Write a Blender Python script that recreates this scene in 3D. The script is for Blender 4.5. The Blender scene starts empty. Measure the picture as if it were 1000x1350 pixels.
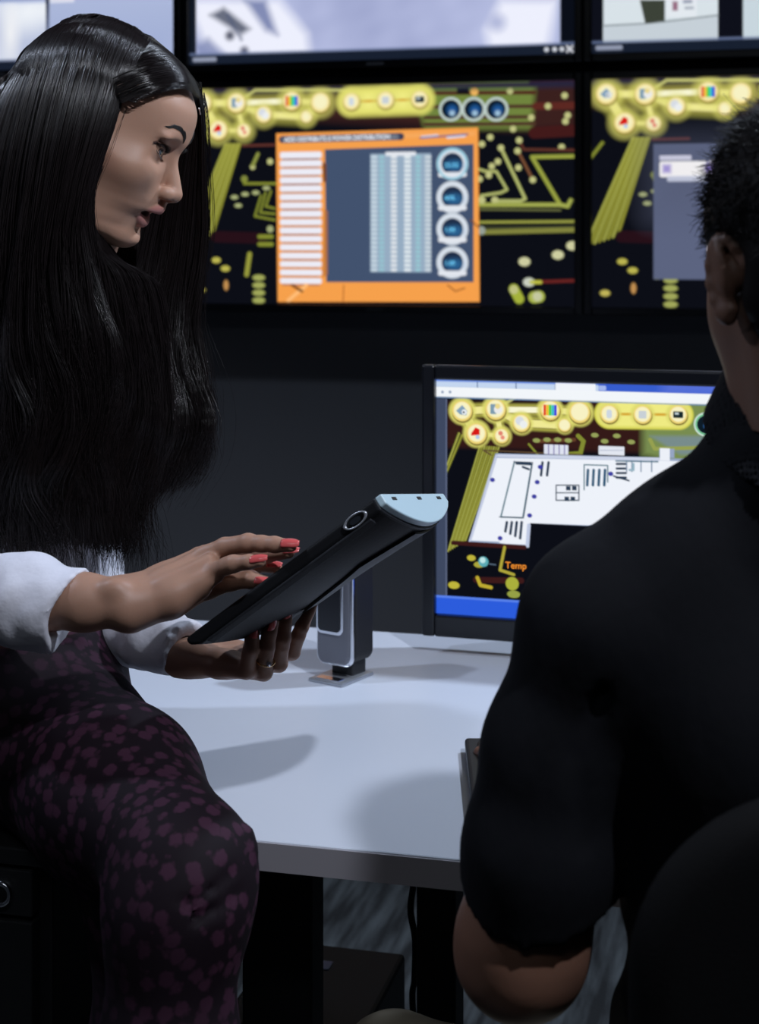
import bpy, math, random
import numpy as np
from mathutils import Vector, Matrix
random.seed(7); rng = np.random.default_rng(7)
sc = bpy.context.scene
COL = sc.collection

# ------------------------------------------------------------------ camera, light, exposure
YAW = math.radians(14.2)            # the camera is turned this far from the back wall's normal
FPX, HYP, CZ = 2100.0, 315.0, 1.32  # focal length and horizon for a 1000x1350 frame, camera height
CA, SA = math.cos(YAW), math.sin(YAW)

def W3(p):
    "camera-aligned ground axes (right, away, up) -> room axes"
    x, y, z = p
    return Vector((x*CA - y*SA, x*SA + y*CA, z))
def pt(px, py, d):
    return np.array([(px-500)/FPX*d, d, CZ-(py-HYP)/FPX*d])
def pw(px, py, d): return W3(pt(px, py, d))

cam_data = bpy.data.cameras.new('camera'); cam = bpy.data.objects.new('camera', cam_data)
COL.objects.link(cam); sc.camera = cam
cam.location = (0, 0, CZ); cam.rotation_euler = (math.pi/2, 0, YAW)
cam_data.sensor_width = 36; cam_data.lens = FPX/1350*36; cam_data.sensor_fit = 'AUTO'
cam_data.shift_y = -(675-HYP)/1350
cam_data.dof.use_dof = True; cam_data.dof.focus_distance = 1.62; cam_data.dof.aperture_fstop = 7.5
cam_data.clip_start = 0.05

world = bpy.data.worlds.new('room_dark'); sc.world = world; world.use_nodes = True
world.node_tree.nodes['Background'].inputs[0].default_value = (0.55, 0.7, 1, 1)
world.node_tree.nodes['Background'].inputs[1].default_value = 0.012
sc.view_settings.view_transform = 'Standard'; sc.view_settings.look = 'None'
sc.view_settings.exposure = 0.0; sc.view_settings.gamma = 1.0; sc.view_settings.use_curve_mapping = False

LAMPS = [  # camera-aligned position, target, watts, colour, size, cone
    dict(p=(1.15, 2.30, 2.5), t=(-0.1, 1.7, 0.9), w=100, c=(0.72, 0.83, 1.0), r=0.05, a=125),
    dict(p=(-1.35, 1.75, 2.5), t=(0.05, 1.8, 0.75), w=52, c=(0.70, 0.80, 1.0), r=0.05, a=75),
    dict(p=(0.72, 0.42, 2.5), t=(-0.12, 1.6, 1.0), w=104, c=(0.84, 0.89, 1.0), r=0.028, a=58),
]
def spot_lamp(L):
    ld = bpy.data.lights.new('downlight_beam', 'SPOT'); ld.energy = L['w']; ld.color = L['c']
    ld.shadow_soft_size = L['r']; ld.spot_size = math.radians(L['a']); ld.spot_blend = 0.7
    lo = bpy.data.objects.new('downlight_beam', ld); COL.objects.link(lo)
    p, t = W3(L['p']), W3(L['t'])
    lo.location = p; lo.rotation_euler = (t-p).to_track_quat('-Z', 'Y').to_euler()
    return lo
for L in LAMPS: spot_lamp(L)
ad = bpy.data.lights.new('fill_light', 'AREA'); ad.energy = 6; ad.shape = 'RECTANGLE'; ad.size = 1.15; ad.size_y = .28; ad.color = (.85, .92, 1)  # dim fill light added behind the camera
ao = bpy.data.objects.new('fill_light', ad); COL.objects.link(ao); ao.location = (-.2, -.45, 2.655)

# ------------------------------------------------------------------ materials
def nodes(m): return m.node_tree.nodes, m.node_tree.links
def mat(name, col, rough=0.5, metal=0.0, spec=0.5, attr=False, bump=None, sss=0.0, coat=0.0, aniso=0.0, sheen=0.0):
    m = bpy.data.materials.new(name); m.use_nodes = True
    n, l = nodes(m); b = n['Principled BSDF']
    b.inputs['Base Color'].default_value = (*col, 1); b.inputs['Roughness'].default_value = rough
    b.inputs['Metallic'].default_value = metal; b.inputs['Specular IOR Level'].default_value = spec
    b.inputs['Coat Weight'].default_value = coat; b.inputs['Sheen Weight'].default_value = sheen
    if aniso: b.inputs['Anisotropic'].default_value = aniso
    if sss:
        b.inputs['Subsurface Weight'].default_value = sss
        b.inputs['Subsurface Radius'].default_value = (1, 0.35, 0.2); b.inputs['Subsurface Scale'].default_value = 0.006
    if attr:
        a = n.new('ShaderNodeAttribute'); a.attribute_name = 'col'; l.new(a.outputs['Color'], b.inputs['Base Color'])
    if bump:
        sc_, st, dist, stretch = bump
        tc = n.new('ShaderNodeTexCoord'); mp = n.new('ShaderNodeMapping'); mp.inputs['Scale'].default_value = stretch
        t = n.new('ShaderNodeTexNoise'); t.inputs['Scale'].default_value = sc_; t.inputs['Detail'].default_value = 4
        bp = n.new('ShaderNodeBump'); bp.inputs['Strength'].default_value = st; bp.inputs['Distance'].default_value = dist
        l.new(tc.outputs['Object'], mp.inputs['Vector']); l.new(mp.outputs['Vector'], t.inputs['Vector'])
        l.new(t.outputs['Fac'], bp.inputs['Height']); l.new(bp.outputs['Normal'], b.inputs['Normal'])
    return m

def emis(name, col=None, strength=1.0):
    m = bpy.data.materials.new(name); m.use_nodes = True; n, l = nodes(m)
    n.remove(n['Principled BSDF']); e = n.new('ShaderNodeEmission'); e.inputs[1].default_value = strength
    if col: e.inputs[0].default_value = (*col, 1)
    else:
        a = n.new('ShaderNodeAttribute'); a.attribute_name = 'col'; l.new(a.outputs['Color'], e.inputs[0])
    l.new(e.outputs[0], n['Material Output'].inputs[0]); return m

M_SCREEN = emis('screen_picture', None, 1.0)
M_BEZEL = mat('black_gloss_plastic', (0.006, 0.007, 0.010), 0.28)
M_BLACK = mat('black_matte_plastic', (0.008, 0.008, 0.010), 0.5)
M_BLACKM = mat('black_powder_coat', (0.010, 0.010, 0.012), 0.6)
M_GREY = mat('dark_grey_laminate', (0.018, 0.019, 0.022), 0.6, bump=(300, .1, .001, (1, 1, 1)))
M_DESK = mat('white_laminate', (0.63, 0.67, 0.76), 0.42, bump=(900, .04, .0004, (1, 1, 1)))
M_EDGE_SHADE = mat('shaded_white_edge', (0.30, 0.29, 0.32), 0.5)  # same white as the desktop, its shade put into the grey
M_SILVER = mat('silver_plastic', (0.42, 0.44, 0.48), 0.32, metal=0.6)
M_CHROME = mat('polished_metal', (0.75, 0.76, 0.8), 0.18, metal=1.0)
M_GOLD = mat('gold', (0.85, 0.55, 0.25), 0.2, metal=1.0)
M_CEIL = mat('ceiling_paint', (0.10, 0.10, 0.11), 0.9)
M_SKIN = mat('skin', (0.5, 0.3, 0.22), 0.48, attr=True, sss=0.12, spec=0.36, bump=(700, .12, .0006, (1, 1, 1)))
M_NAIL = mat('coral_nail_polish', (0.62, 0.10, 0.10), 0.18, coat=0.5)
M_NAILB = mat('bare_nail', (0.5, 0.3, 0.25), 0.3)
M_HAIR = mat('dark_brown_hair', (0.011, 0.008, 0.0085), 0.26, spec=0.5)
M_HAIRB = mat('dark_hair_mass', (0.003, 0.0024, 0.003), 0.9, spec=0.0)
M_MHAIR = mat('black_short_hair', (0.004, 0.0033, 0.0035), 0.6, spec=0.10)
M_BLOUSE = mat('white_blouse_cloth', (0.66, 0.66, 0.74), 0.7, bump=(28, .5, .006, (1, 1, 1)), sheen=.2)
M_SHIRT = mat('black_polo_cloth', (0.0048, 0.0052, 0.0072), 0.85, spec=.12, bump=(14, .4, .010, (1, 1, .6)))
M_KHAKI = mat('khaki_cloth', (0.45, 0.40, 0.30), 0.8)
M_CHAIR = mat('black_chair_fabric', (0.0035, 0.0035, 0.004), 0.8, spec=.12, bump=(500, .3, .001, (1, 1, 1)))
M_EYE = mat('eye_wet', (0.8, 0.8, 0.8), 0.08, attr=True, coat=1.0)
M_LASH = mat('eyelash_black', (0.004, 0.003, 0.003), 0.5)

def wall_material():
    m = mat('charcoal_wall_paint', (0.125, 0.130, 0.148), 0.85, bump=(260, .3, .002, (1, 1, 1))); return m
M_WALL = wall_material()
def carpet_material():
    m = mat('charcoal_carpet', (0.05, 0.052, 0.056), 0.95); n, l = nodes(m); b = n['Principled BSDF']
    tc = n.new('ShaderNodeTexCoord'); mp = n.new('ShaderNodeMapping'); mp.inputs['Scale'].default_value = (14, 1.6, 1)
    mp.inputs['Rotation'].default_value = (0, 0, .25)
    a = n.new('ShaderNodeTexNoise'); a.inputs['Scale'].default_value = 2.4; a.inputs['Detail'].default_value = 5
    r = n.new('ShaderNodeValToRGB'); r.color_ramp.elements[0].position = .42; r.color_ramp.elements[1].position = .68
    r.color_ramp.elements[0].color = (.022, .024, .026, 1); r.color_ramp.elements[1].color = (.115, .13, .138, 1)
    f = n.new('ShaderNodeTexNoise'); f.inputs['Scale'].default_value = 900
    bp = n.new('ShaderNodeBump'); bp.inputs['Distance'].default_value = .003
    l.new(tc.outputs['Object'], mp.inputs['Vector']); l.new(mp.outputs['Vector'], a.inputs['Vector'])
    l.new(a.outputs['Fac'], r.inputs['Fac']); l.new(r.outputs['Color'], b.inputs['Base Color'])
    l.new(f.outputs['Fac'], bp.inputs['Height']); l.new(bp.outputs['Normal'], b.inputs['Normal'])
    return m
M_CARPET = carpet_material()
def floral_material():
    m = mat('plum_floral_cloth', (0.05, 0.01, 0.03), 0.75, spec=.2); n, l = nodes(m); b = n['Principled BSDF']
    tc = n.new('ShaderNodeTexCoord')
    v = n.new('ShaderNodeTexVoronoi'); v.inputs['Scale'].default_value = 64; v.inputs['Randomness'].default_value = .8
    w = n.new('ShaderNodeTexVoronoi'); w.inputs['Scale'].default_value = 190
    r = n.new('ShaderNodeValToRGB'); r.color_ramp.elements[0].position = .46; r.color_ramp.elements[1].position = .62
    r.color_ramp.elements[0].color = (1, 1, 1, 1); r.color_ramp.elements[1].color = (0, 0, 0, 1)
    ad = n.new('ShaderNodeMath'); ad.operation = 'MULTIPLY_ADD'; ad.inputs[1].default_value = .22
    big = n.new('ShaderNodeTexNoise'); big.inputs['Scale'].default_value = 5
    br = n.new('ShaderNodeValToRGB'); br.color_ramp.elements[0].position = .30; br.color_ramp.elements[1].position = .50
    mul = n.new('ShaderNodeMath'); mul.operation = 'MULTIPLY'
    mx = n.new('ShaderNodeMix'); mx.data_type = 'RGBA'
    mx.inputs['A'].default_value = (0.0065, 0.0025, 0.006, 1); mx.inputs['B'].default_value = (0.042, 0.013, 0.030, 1)
    l.new(tc.outputs['Object'], v.inputs['Vector']); l.new(tc.outputs['Object'], w.inputs['Vector']); l.new(tc.outputs['Object'], big.inputs['Vector'])
    l.new(w.outputs['Distance'], ad.inputs[0]); l.new(v.outputs['Distance'], ad.inputs[2])
    l.new(ad.outputs[0], r.inputs['Fac']); l.new(big.outputs['Fac'], br.inputs['Fac'])
    l.new(r.outputs['Color'], mul.inputs[0]); l.new(br.outputs['Color'], mul.inputs[1])
    l.new(mul.outputs[0], mx.inputs['Factor']); l.new(mx.outputs['Result'], b.inputs['Base Color'])
    return m
M_FLORAL = floral_material()

# ------------------------------------------------------------------ mesh helpers
def mesh_obj(name, V, Fs, material, parent=None, cols=None, smooth=True):
    V = np.asarray(V, dtype=np.float32); me = bpy.data.meshes.new(name)
    if isinstance(Fs, np.ndarray):
        n, k = Fs.shape
        me.vertices.add(len(V)); me.vertices.foreach_set('co', V.ravel())
        me.loops.add(n*k); me.loops.foreach_set('vertex_index', Fs.astype(np.int32).ravel())
        me.polygons.add(n); me.polygons.foreach_set('loop_start', (np.arange(n)*k).astype(np.int32))
        me.update(calc_edges=True); me.validate()
    else:
        me.from_pydata([tuple(map(float, v)) for v in V], [], Fs); me.update()
    if cols is not None:
        a = me.color_attributes.new('col', 'FLOAT_COLOR', 'POINT')
        c = np.ones((len(V), 4), np.float32); c[:, :3] = cols; a.data.foreach_set('color', c.ravel())
    if smooth: me.polygons.foreach_set('use_smooth', np.ones(len(me.polygons), bool))
    me.materials.append(material)
    o = bpy.data.objects.new(name, me); COL.objects.link(o)
    if parent: o.parent = parent
    return o
def tag(o, label=None, cat=None, group=None, kind=None):
    if label: o['label'] = label
    if cat: o['category'] = cat
    if group: o['group'] = group
    if kind: o['kind'] = kind
    return o
def empty(name, loc, label, cat, group=None, rotz=0):
    o = bpy.data.objects.new(name, None); COL.objects.link(o); o.location = loc; o.rotation_euler = (0, 0, rotz)
    o.empty_display_size = .05
    return tag(o, label, cat, group)
def bevel_mod(o, w=.003, seg=3):
    m = o.modifiers.new('bevel', 'BEVEL'); m.width = w; m.segments = seg; m.limit_method = 'ANGLE'; return o
def box_vf(x0, x1, y0, y1, z0, z1):
    V = [(x0,y0,z0),(x1,y0,z0),(x1,y1,z0),(x0,y1,z0),(x0,y0,z1),(x1,y0,z1),(x1,y1,z1),(x0,y1,z1)]
    Fs = [(0,3,2,1),(4,5,6,7),(0,1,5,4),(1,2,6,5),(2,3,7,6),(3,0,4,7)]
    return V, Fs
def boxes(name, lst, material, parent=None, bev=0.0, seg=2):
    V, Fs = [], []
    for b in lst:
        v, f = box_vf(*b); k = len(V); V += v; Fs += [tuple(i+k for i in q) for q in f]
    o = mesh_obj(name, V, Fs, material, parent, smooth=False)
    if bev: bevel_mod(o, bev, seg)
    return o
def prism(name, outline, depth, material, parent=None, bev=0.0, M=None, smooth=False):
    "outline: (x,z) loop, extruded along y from 0 to depth; M places it"
    n = len(outline); V = [Vector((x, 0, z)) for x, z in outline] + [Vector((x, depth, z)) for x, z in outline]
    if M is not None: V = [M @ v for v in V]
    Fs = [tuple(range(n)), tuple(range(2*n-1, n-1, -1))] + [(i, i+n, (i+1) % n+n, (i+1) % n) for i in range(n)]
    o = mesh_obj(name, V, Fs, material, parent, smooth=smooth)
    if bev: bevel_mod(o, bev, 2)
    return o
def rrect(w, h, r, n=6, cx=0, cz=0):
    P = []
    for sx, sz, a0 in ((1, 1, 0), (-1, 1, 90), (-1, -1, 180), (1, -1, 270)):
        for i in range(n+1):
            a = math.radians(a0+90*i/n); P.append((cx+sx*(w/2-r)+r*math.cos(a), cz+sz*(h/2-r)+r*math.sin(a)))
    return P
def tubes(name, strands, material, parent=None, sides=3):
    "strands: list of (points (n,3), radii (n,)) -> ONE mesh of thin tubes"
    Vs, Qs, base = [], [], 0
    ang = np.arange(sides)*2*np.pi/sides
    for P, R in strands:
        P = np.asarray(P, float); n = len(P); T = np.gradient(P, axis=0)
        T /= np.linalg.norm(T, axis=1, keepdims=True)+1e-12
        ref = np.array([0.31, 0.87, 0.38]); A = np.cross(T, ref); A /= np.linalg.norm(A, axis=1, keepdims=True)+1e-9
        B = np.cross(T, A); R = np.broadcast_to(np.asarray(R, float), (n,))
        ring = P[:, None, :] + R[:, None, None]*(np.cos(ang)[None, :, None]*A[:, None, :] + np.sin(ang)[None, :, None]*B[:, None, :])
        Vs.append(ring.reshape(-1, 3))
        i = np.arange(n-1)[:, None]*sides; j = np.arange(sides)[None, :]; j2 = (j+1) % sides
        q = np.stack([i+j, i+j2, i+sides+j2, i+sides+j], -1).reshape(-1, 4)
        Qs.append(q+base); base += n*sides
    return mesh_obj(name, np.concatenate(Vs), np.concatenate(Qs), material, parent)
def cr(points, n):
    "Catmull-Rom through control points, n samples"
    P = np.asarray(points, float); P = np.vstack([2*P[0]-P[1], P, 2*P[-1]-P[-2]]); m = len(P)-3
    t = np.linspace(0, m-1e-6, n); i = t.astype(int); f = (t-i)[:, None]
    a, b, c, d = P[i], P[i+1], P[i+2], P[i+3]
    return .5*((2*b)+(-a+c)*f+(2*a-5*b+4*c-d)*f**2+(-a+3*b-3*c+d)*f**3)
def xf(V):
    "camera-aligned array -> room array"
    V = np.asarray(V, float); return np.stack([V[:, 0]*CA-V[:, 1]*SA, V[:, 0]*SA+V[:, 1]*CA, V[:, 2]], -1)

# ------------------------------------------------------------------ implicit surface modelling
class Field:
    def __init__(s, lo, hi, h):
        s.lo = np.array(lo, float); s.h = h; s.n = np.ceil((np.array(hi)-s.lo)/h).astype(int)+1
        s.ax = [s.lo[i]+h*np.arange(s.n[i]) for i in range(3)]; s.f = np.full(s.n, 1e3*h, np.float32)
    def region(s, lo, hi):
        a = np.clip(np.floor((np.array(lo)-s.lo)/s.h).astype(int), 0, s.n-1)
        b = np.clip(np.ceil((np.array(hi)-s.lo)/s.h).astype(int)+1, 1, s.n)
        sl = tuple(slice(a[i], b[i]) for i in range(3))
        X, Y, Z = np.meshgrid(s.ax[0][sl[0]], s.ax[1][sl[1]], s.ax[2][sl[2]], indexing='ij', sparse=True)
        return sl, X, Y, Z
    def put(s, sl, d, k, mode='add'):
        a = s.f[sl]
        if a.size == 0: return
        if mode == 'sub': a2, d2 = -a, d
        elif mode == 'cut': a2, d2 = -a, -d
        else: a2, d2 = a, d
        if k > 0:
            q = np.maximum(k-np.abs(a2-d2), 0)/k; r = np.minimum(a2, d2)-q*q*k*.25
        else: r = np.minimum(a2, d2)
        s.f[sl] = r if mode == 'add' else -r
    def cone(s, a, b, r1, r2=None, k=.01, mode='add', sq=None):
        a, b = np.array(a, float), np.array(b, float); r2 = r1 if r2 is None else r2
        m = max(r1, r2)*(1.6 if sq else 1)+k*1.5+3*s.h
        sl, X, Y, Z = s.region(np.minimum(a, b)-m, np.maximum(a, b)+m)
        ba = b-a; L = float(ba@ba)+1e-12
        t = np.clip(((X-a[0])*ba[0]+(Y-a[1])*ba[1]+(Z-a[2])*ba[2])/L, 0, 1)
        d = np.sqrt((X-a[0]-t*ba[0])**2+(Y-a[1]-t*ba[1])**2+(Z-a[2]-t*ba[2])**2)-(r1+(r2-r1)*t)
        s.put(sl, d, k, mode)
    def chain(s, pts, k=.01, mode='add'):
        for p, q in zip(pts[:-1], pts[1:]): s.cone(p[:3], q[:3], p[3], q[3], k, mode)
    def ell(s, c, r, k=.01, mode='add', R=None):
        c, r = np.array(c, float), np.array(r, float); m = (r.max() if R is not None else r)+k*1.5+3*s.h
        sl, X, Y, Z = s.region(c-m, c+m); x, y, z = X-c[0], Y-c[1], Z-c[2]
        if R is not None:
            R = np.array(R); x, y, z = (R[i][0]*x+R[i][1]*y+R[i][2]*z for i in range(3))
        k0 = np.sqrt((x/r[0])**2+(y/r[1])**2+(z/r[2])**2); k1 = np.sqrt((x/r[0]**2)**2+(y/r[1]**2)**2+(z/r[2]**2)**2)
        s.put(sl, k0*(k0-1)/(k1+1e-9), k, mode)
    def sample(s, P):
        q = (P-s.lo)/s.h; q = np.clip(q, 0, s.n-1.001); i = q.astype(int); f = q-i; r = 0
        for a in (0, 1):
            for b in (0, 1):
                for c in (0, 1):
                    r = r+s.f[i[:, 0]+a, i[:, 1]+b, i[:, 2]+c]*np.abs(1-a-f[:, 0])*np.abs(1-b-f[:, 1])*np.abs(1-c-f[:, 2])
        return r
    def push_out(s, P, off, it=3):
        "move points so that they lie at least off outside the surface"
        P = P.copy()
        for _ in range(it):
            v = s.sample(P); g = np.stack([s.sample(P+e)-s.sample(P-e) for e in np.eye(3)*s.h], -1); g /= np.linalg.norm(g, axis=1, keepdims=True)+1e-9
            P = P+g*np.clip(off-v, 0, .03)[:, None]
        return P
    def full(s): return s.region(s.lo-1, s.lo+s.n*s.h+1)
    def plane_cut(s, p, n, k=0.0):
        "keep the side where (x-p).n < 0"
        n = np.array(n, float); n /= np.linalg.norm(n); sl, X, Y, Z = s.full()
        s.put(sl, ((X-p[0])*n[0]+(Y-p[1])*n[1]+(Z-p[2])*n[2]), k, 'cut')
    def noise(s, amp, freq, seed=0):
        r = np.random.default_rng(seed); sl, X, Y, Z = s.full(); d = 0
        for i in range(7):
            w = r.normal(size=3); w *= freq*(.6+.9*r.random())/np.linalg.norm(w); d = d+np.sin(X*w[0]+Y*w[1]+Z*w[2]+r.random()*6.28)
        s.f += (amp*d/2.6).astype(np.float32)
    def mesh(s):
        f = s.f; nx, ny, nz = f.shape; ins = f < 0
        C = np.zeros((nx-1, ny-1, nz-1), np.int8)
        for i in (0, 1):
            for j in (0, 1):
                for k in (0, 1): C += ins[i:nx-1+i, j:ny-1+j, k:nz-1+k]
        act = (C > 0) & (C < 8); I, J, K = np.nonzero(act); n = len(I)
        idx = np.full(act.shape, -1, np.int64); idx[I, J, K] = np.arange(n)
        P = np.zeros((n, 3)); cnt = np.zeros(n)
        cs = [(0,0,0),(1,0,0),(0,1,0),(1,1,0),(0,0,1),(1,0,1),(0,1,1),(1,1,1)]
        for a in range(8):
            for b in range(a+1, 8):
                if sum(abs(cs[a][q]-cs[b][q]) for q in range(3)) != 1: continue
                va = f[I+cs[a][0], J+cs[a][1], K+cs[a][2]]; vb = f[I+cs[b][0], J+cs[b][1], K+cs[b][2]]
                m = (va < 0) != (vb < 0); t = va[m]/(va[m]-vb[m]); A = np.array(cs[a], float); B = np.array(cs[b], float)
                P[m] += A+t[:, None]*(B-A); cnt[m] += 1
        V = (np.stack([I, J, K], -1)+P/cnt[:, None])*s.h+s.lo; Q = []
        def quads(m, i0, c1, c2, c3, c4, flip):
            q = np.stack([idx[c] for c in (c1, c2, c3, c4)], -1); q[flip] = q[flip][:, ::-1]; Q.append(q)
        a = ins[:-1, 1:-1, 1:-1]; b = ins[1:, 1:-1, 1:-1]; i, j, k = np.nonzero(a != b); fl = ~a[i, j, k]; j += 1; k += 1
        quads(0, 0, (i, j-1, k-1), (i, j, k-1), (i, j, k), (i, j-1, k), fl)
        a = ins[1:-1, :-1, 1:-1]; b = ins[1:-1, 1:, 1:-1]; i, j, k = np.nonzero(a != b); fl = a[i, j, k]; i += 1; k += 1
        quads(0, 0, (i-1, j, k-1), (i, j, k-1), (i, j, k), (i-1, j, k), fl)
        a = ins[1:-1, 1:-1, :-1]; b = ins[1:-1, 1:-1, 1:]; i, j, k = np.nonzero(a != b); fl = ~a[i, j, k]; i += 1; j += 1
        quads(0, 0, (i-1, j-1, k), (i, j-1, k), (i, j, k), (i-1, j, k), fl)
        Q = np.concatenate(Q); Q = Q[(Q >= 0).all(1)]
        # one light relaxation to remove grid stepping
        for lam in (.5, -.48, .5, -.48):
            S = np.zeros_like(V); c = np.zeros(len(V))
            for u, v in ((0, 1), (1, 2), (2, 3), (3, 0)):
                np.add.at(S, Q[:, u], V[Q[:, v]]); np.add.at(S, Q[:, v], V[Q[:, u]]); np.add.at(c, Q[:, u], 1); np.add.at(c, Q[:, v], 1)
            V = V+lam*(S/np.maximum(c, 1)[:, None]-V)
        return V, Q

# ------------------------------------------------------------------ the room
WALL_Y = 3.60
def struct(o): o['kind'] = 'structure'; return o
struct(boxes('floor', [(-3.2, 3.0, -1.6, WALL_Y+.1, -.1, 0)], M_CARPET))
struct(boxes('wall_back', [(-3.2, 3.0, WALL_Y, WALL_Y+.1, 0, 2.7)], M_WALL))
struct(boxes('wall_left', [(-3.3, -3.2, -1.6, WALL_Y+.1, 0, 2.7)], M_WALL))
struct(boxes('wall_right', [(3.0, 3.1, -1.6, WALL_Y+.1, 0, 2.7)], M_WALL))
struct(boxes('ceiling', [(-3.2, 3.0, -1.6, WALL_Y+.1, 2.7, 2.8)], M_CEIL))
struct(boxes('baseboard_back', [(-3.2, 3.0, WALL_Y-.012, WALL_Y, 0, .09)], M_BLACKM, bev=.003))

def ceiling_lamp(L, label):
    p = W3(L['p']); root = empty('ceiling_light', (p.x, p.y, 2.7), label, 'ceiling light', 'downlights in the ceiling')
    n = 32; V = []; prof = [(.062, 0), (.062, -.10), (.058, -.10), (.056, -.03), (.0, -.03)]
    for r, z in prof:
        for i in range(n): V.append((r*math.cos(2*math.pi*i/n), r*math.sin(2*math.pi*i/n), z))
    Fs = [(a*n+i, a*n+(i+1) % n, (a+1)*n+(i+1) % n, (a+1)*n+i) for a in range(len(prof)-1) for i in range(n)]
    mesh_obj('lamp_housing', V, Fs, M_BLACKM, root)
pl_ = empty('fill_light_panel', (-.2, -.45, 2.7), 'added fill light panel on the ceiling, unseen behind the camera', 'ceiling light')
boxes('frame', [(-.62, .62, -.18, .18, -.03, 0)], M_BLACKM, pl_, bev=.004); boxes('diffuser', [(-.58, .58, -.145, .145, -.034, -.030)], mat('milky_diffuser', (.8, .8, .8), .5), pl_)  # unseen panel made up to carry the fill light
for L, s in zip(LAMPS, ('round black ceiling downlight above the seated man, right of the desk',
                        'round black ceiling downlight above the woman, left of the desk',
                        'round black ceiling downlight behind the seated man, nearest the camera')): ceiling_lamp(L, s)

# ------------------------------------------------------------------ pictures on the screens (painted as vertex colours of a fine grid)
def lin(c): return np.array([((v/255+.055)/1.055)**2.4 if v > 10 else v/255/12.92 for v in c])
class Canvas:
    def __init__(s, w, h, res, bg=(0, 0, 0)):
        s.w, s.h, s.res = w, h, res; s.nx, s.ny = int(w*res)+1, int(h*res)+1
        s.x, s.y = np.meshgrid(np.linspace(0, w, s.nx), np.linspace(0, h, s.ny)); s.a = np.tile(np.array(lin(bg), float), (s.ny, s.nx, 1))
    def mix(s, d, col, al=1.0, soft=1.0):
        m = np.clip(.5-d/(soft/s.res), 0, 1)*al; s.a = s.a*(1-m[..., None])+lin(col)*m[..., None]
    def disc(s, x, y, r, col, al=1, ry=None, soft=1.0):
        ry = ry or r; s.mix((np.sqrt(((s.x-x)/r)**2+((s.y-y)/ry)**2)-1)*min(r, ry), col, al, soft)
    def ring(s, x, y, r, w, col, al=1): s.mix(np.abs(np.hypot(s.x-x, s.y-y)-r)-w/2, col, al)
    def line(s, pts, w, col, al=1, soft=1.0):
        d = np.full(s.x.shape, 1e9)
        for (x0, y0), (x1, y1) in zip(pts[:-1], pts[1:]):
            bx, by = x1-x0, y1-y0; t = np.clip(((s.x-x0)*bx+(s.y-y0)*by)/(bx*bx+by*by+1e-9), 0, 1)
            d = np.minimum(d, np.hypot(s.x-x0-t*bx, s.y-y0-t*by))
        s.mix(d-w/2, col, al, soft)
    def rect(s, x0, y0, x1, y1, col, al=1, r=0, soft=1.0):
        cx, cy, hx, hy = (x0+x1)/2, (y0+y1)/2, abs(x1-x0)/2-r, abs(y1-y0)/2-r
        qx, qy = np.abs(s.x-cx)-hx, np.abs(s.y-cy)-hy
        s.mix(np.hypot(np.maximum(qx, 0), np.maximum(qy, 0))+np.minimum(np.maximum(qx, qy), 0)-r, col, al, soft)
    def poly(s, pts, col, al=1, soft=1.0):
        ins = np.zeros(s.x.shape, bool); d = np.full(s.x.shape, 1e9); n = len(pts)
        for i in range(n):
            (x0, y0), (x1, y1) = pts[i], pts[(i+1) % n]; bx, by = x1-x0, y1-y0
            t = np.clip(((s.x-x0)*bx+(s.y-y0)*by)/(bx*bx+by*by+1e-9), 0, 1); d = np.minimum(d, np.hypot(s.x-x0-t*bx, s.y-y0-t*by))
            if y0 != y1: ins ^= ((y0 > s.y) != (y1 > s.y)) & (s.x < (x1-x0)*(s.y-y0)/(y1-y0)+x0)
        s.mix(np.where(ins, -d, d), col, al, soft)
    def noise(s, seed, n, lo, hi, amp=1.0):
        r = np.random.default_rng(seed); v = 0
        for i in range(n):
            fx, fy = r.normal(size=2)*(1+i*.35)*2*math.pi/s.w; v = v+np.sin(s.x*fx+s.y*fy+r.random()*6.3)/(1+.25*i)
        v = (v-v.min())/(v.max()-v.min()); return v
    def grid(s, name, parent, M, gain=1.0):
        "M maps (x right, 0, z down from the top-left corner) in metres"
        V = np.stack([s.x.ravel()/1000, np.zeros(s.x.size), -s.y.ravel()/1000], -1)
        R = np.array(M.to_3x3()); V = V@R.T+np.array(M.translation)
        i, j = np.meshgrid(np.arange(s.ny-1), np.arange(s.nx-1), indexing='ij'); a = (i*s.nx+j).ravel()
        return mesh_obj(name, V, np.stack([a, a+s.nx, a+s.nx+1, a+1], -1), M_SCREEN, parent, cols=np.clip(s.a.reshape(-1, 3), 0, 4)*gain, smooth=False)

class Mapper:
    "photo pixel -> mm on a picture plane, to read off where the drawn items sit"
    def __init__(s, corner, yaw_room=0.0):
        s.c = Vector(corner); s.u = Vector((math.cos(yaw_room), math.sin(yaw_room), 0)); s.n = Vector((-math.sin(yaw_room), math.cos(yaw_room), 0))
    def __call__(s, px, py):
        r = W3(((px-500)/FPX, 1, -(py-HYP)/FPX)); o = Vector((0, 0, CZ)); t = (s.c-o).dot(s.n)/r.dot(s.n); p = o+r*t-s.c
        return p.dot(s.u)*1000, -p.z*1000

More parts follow.
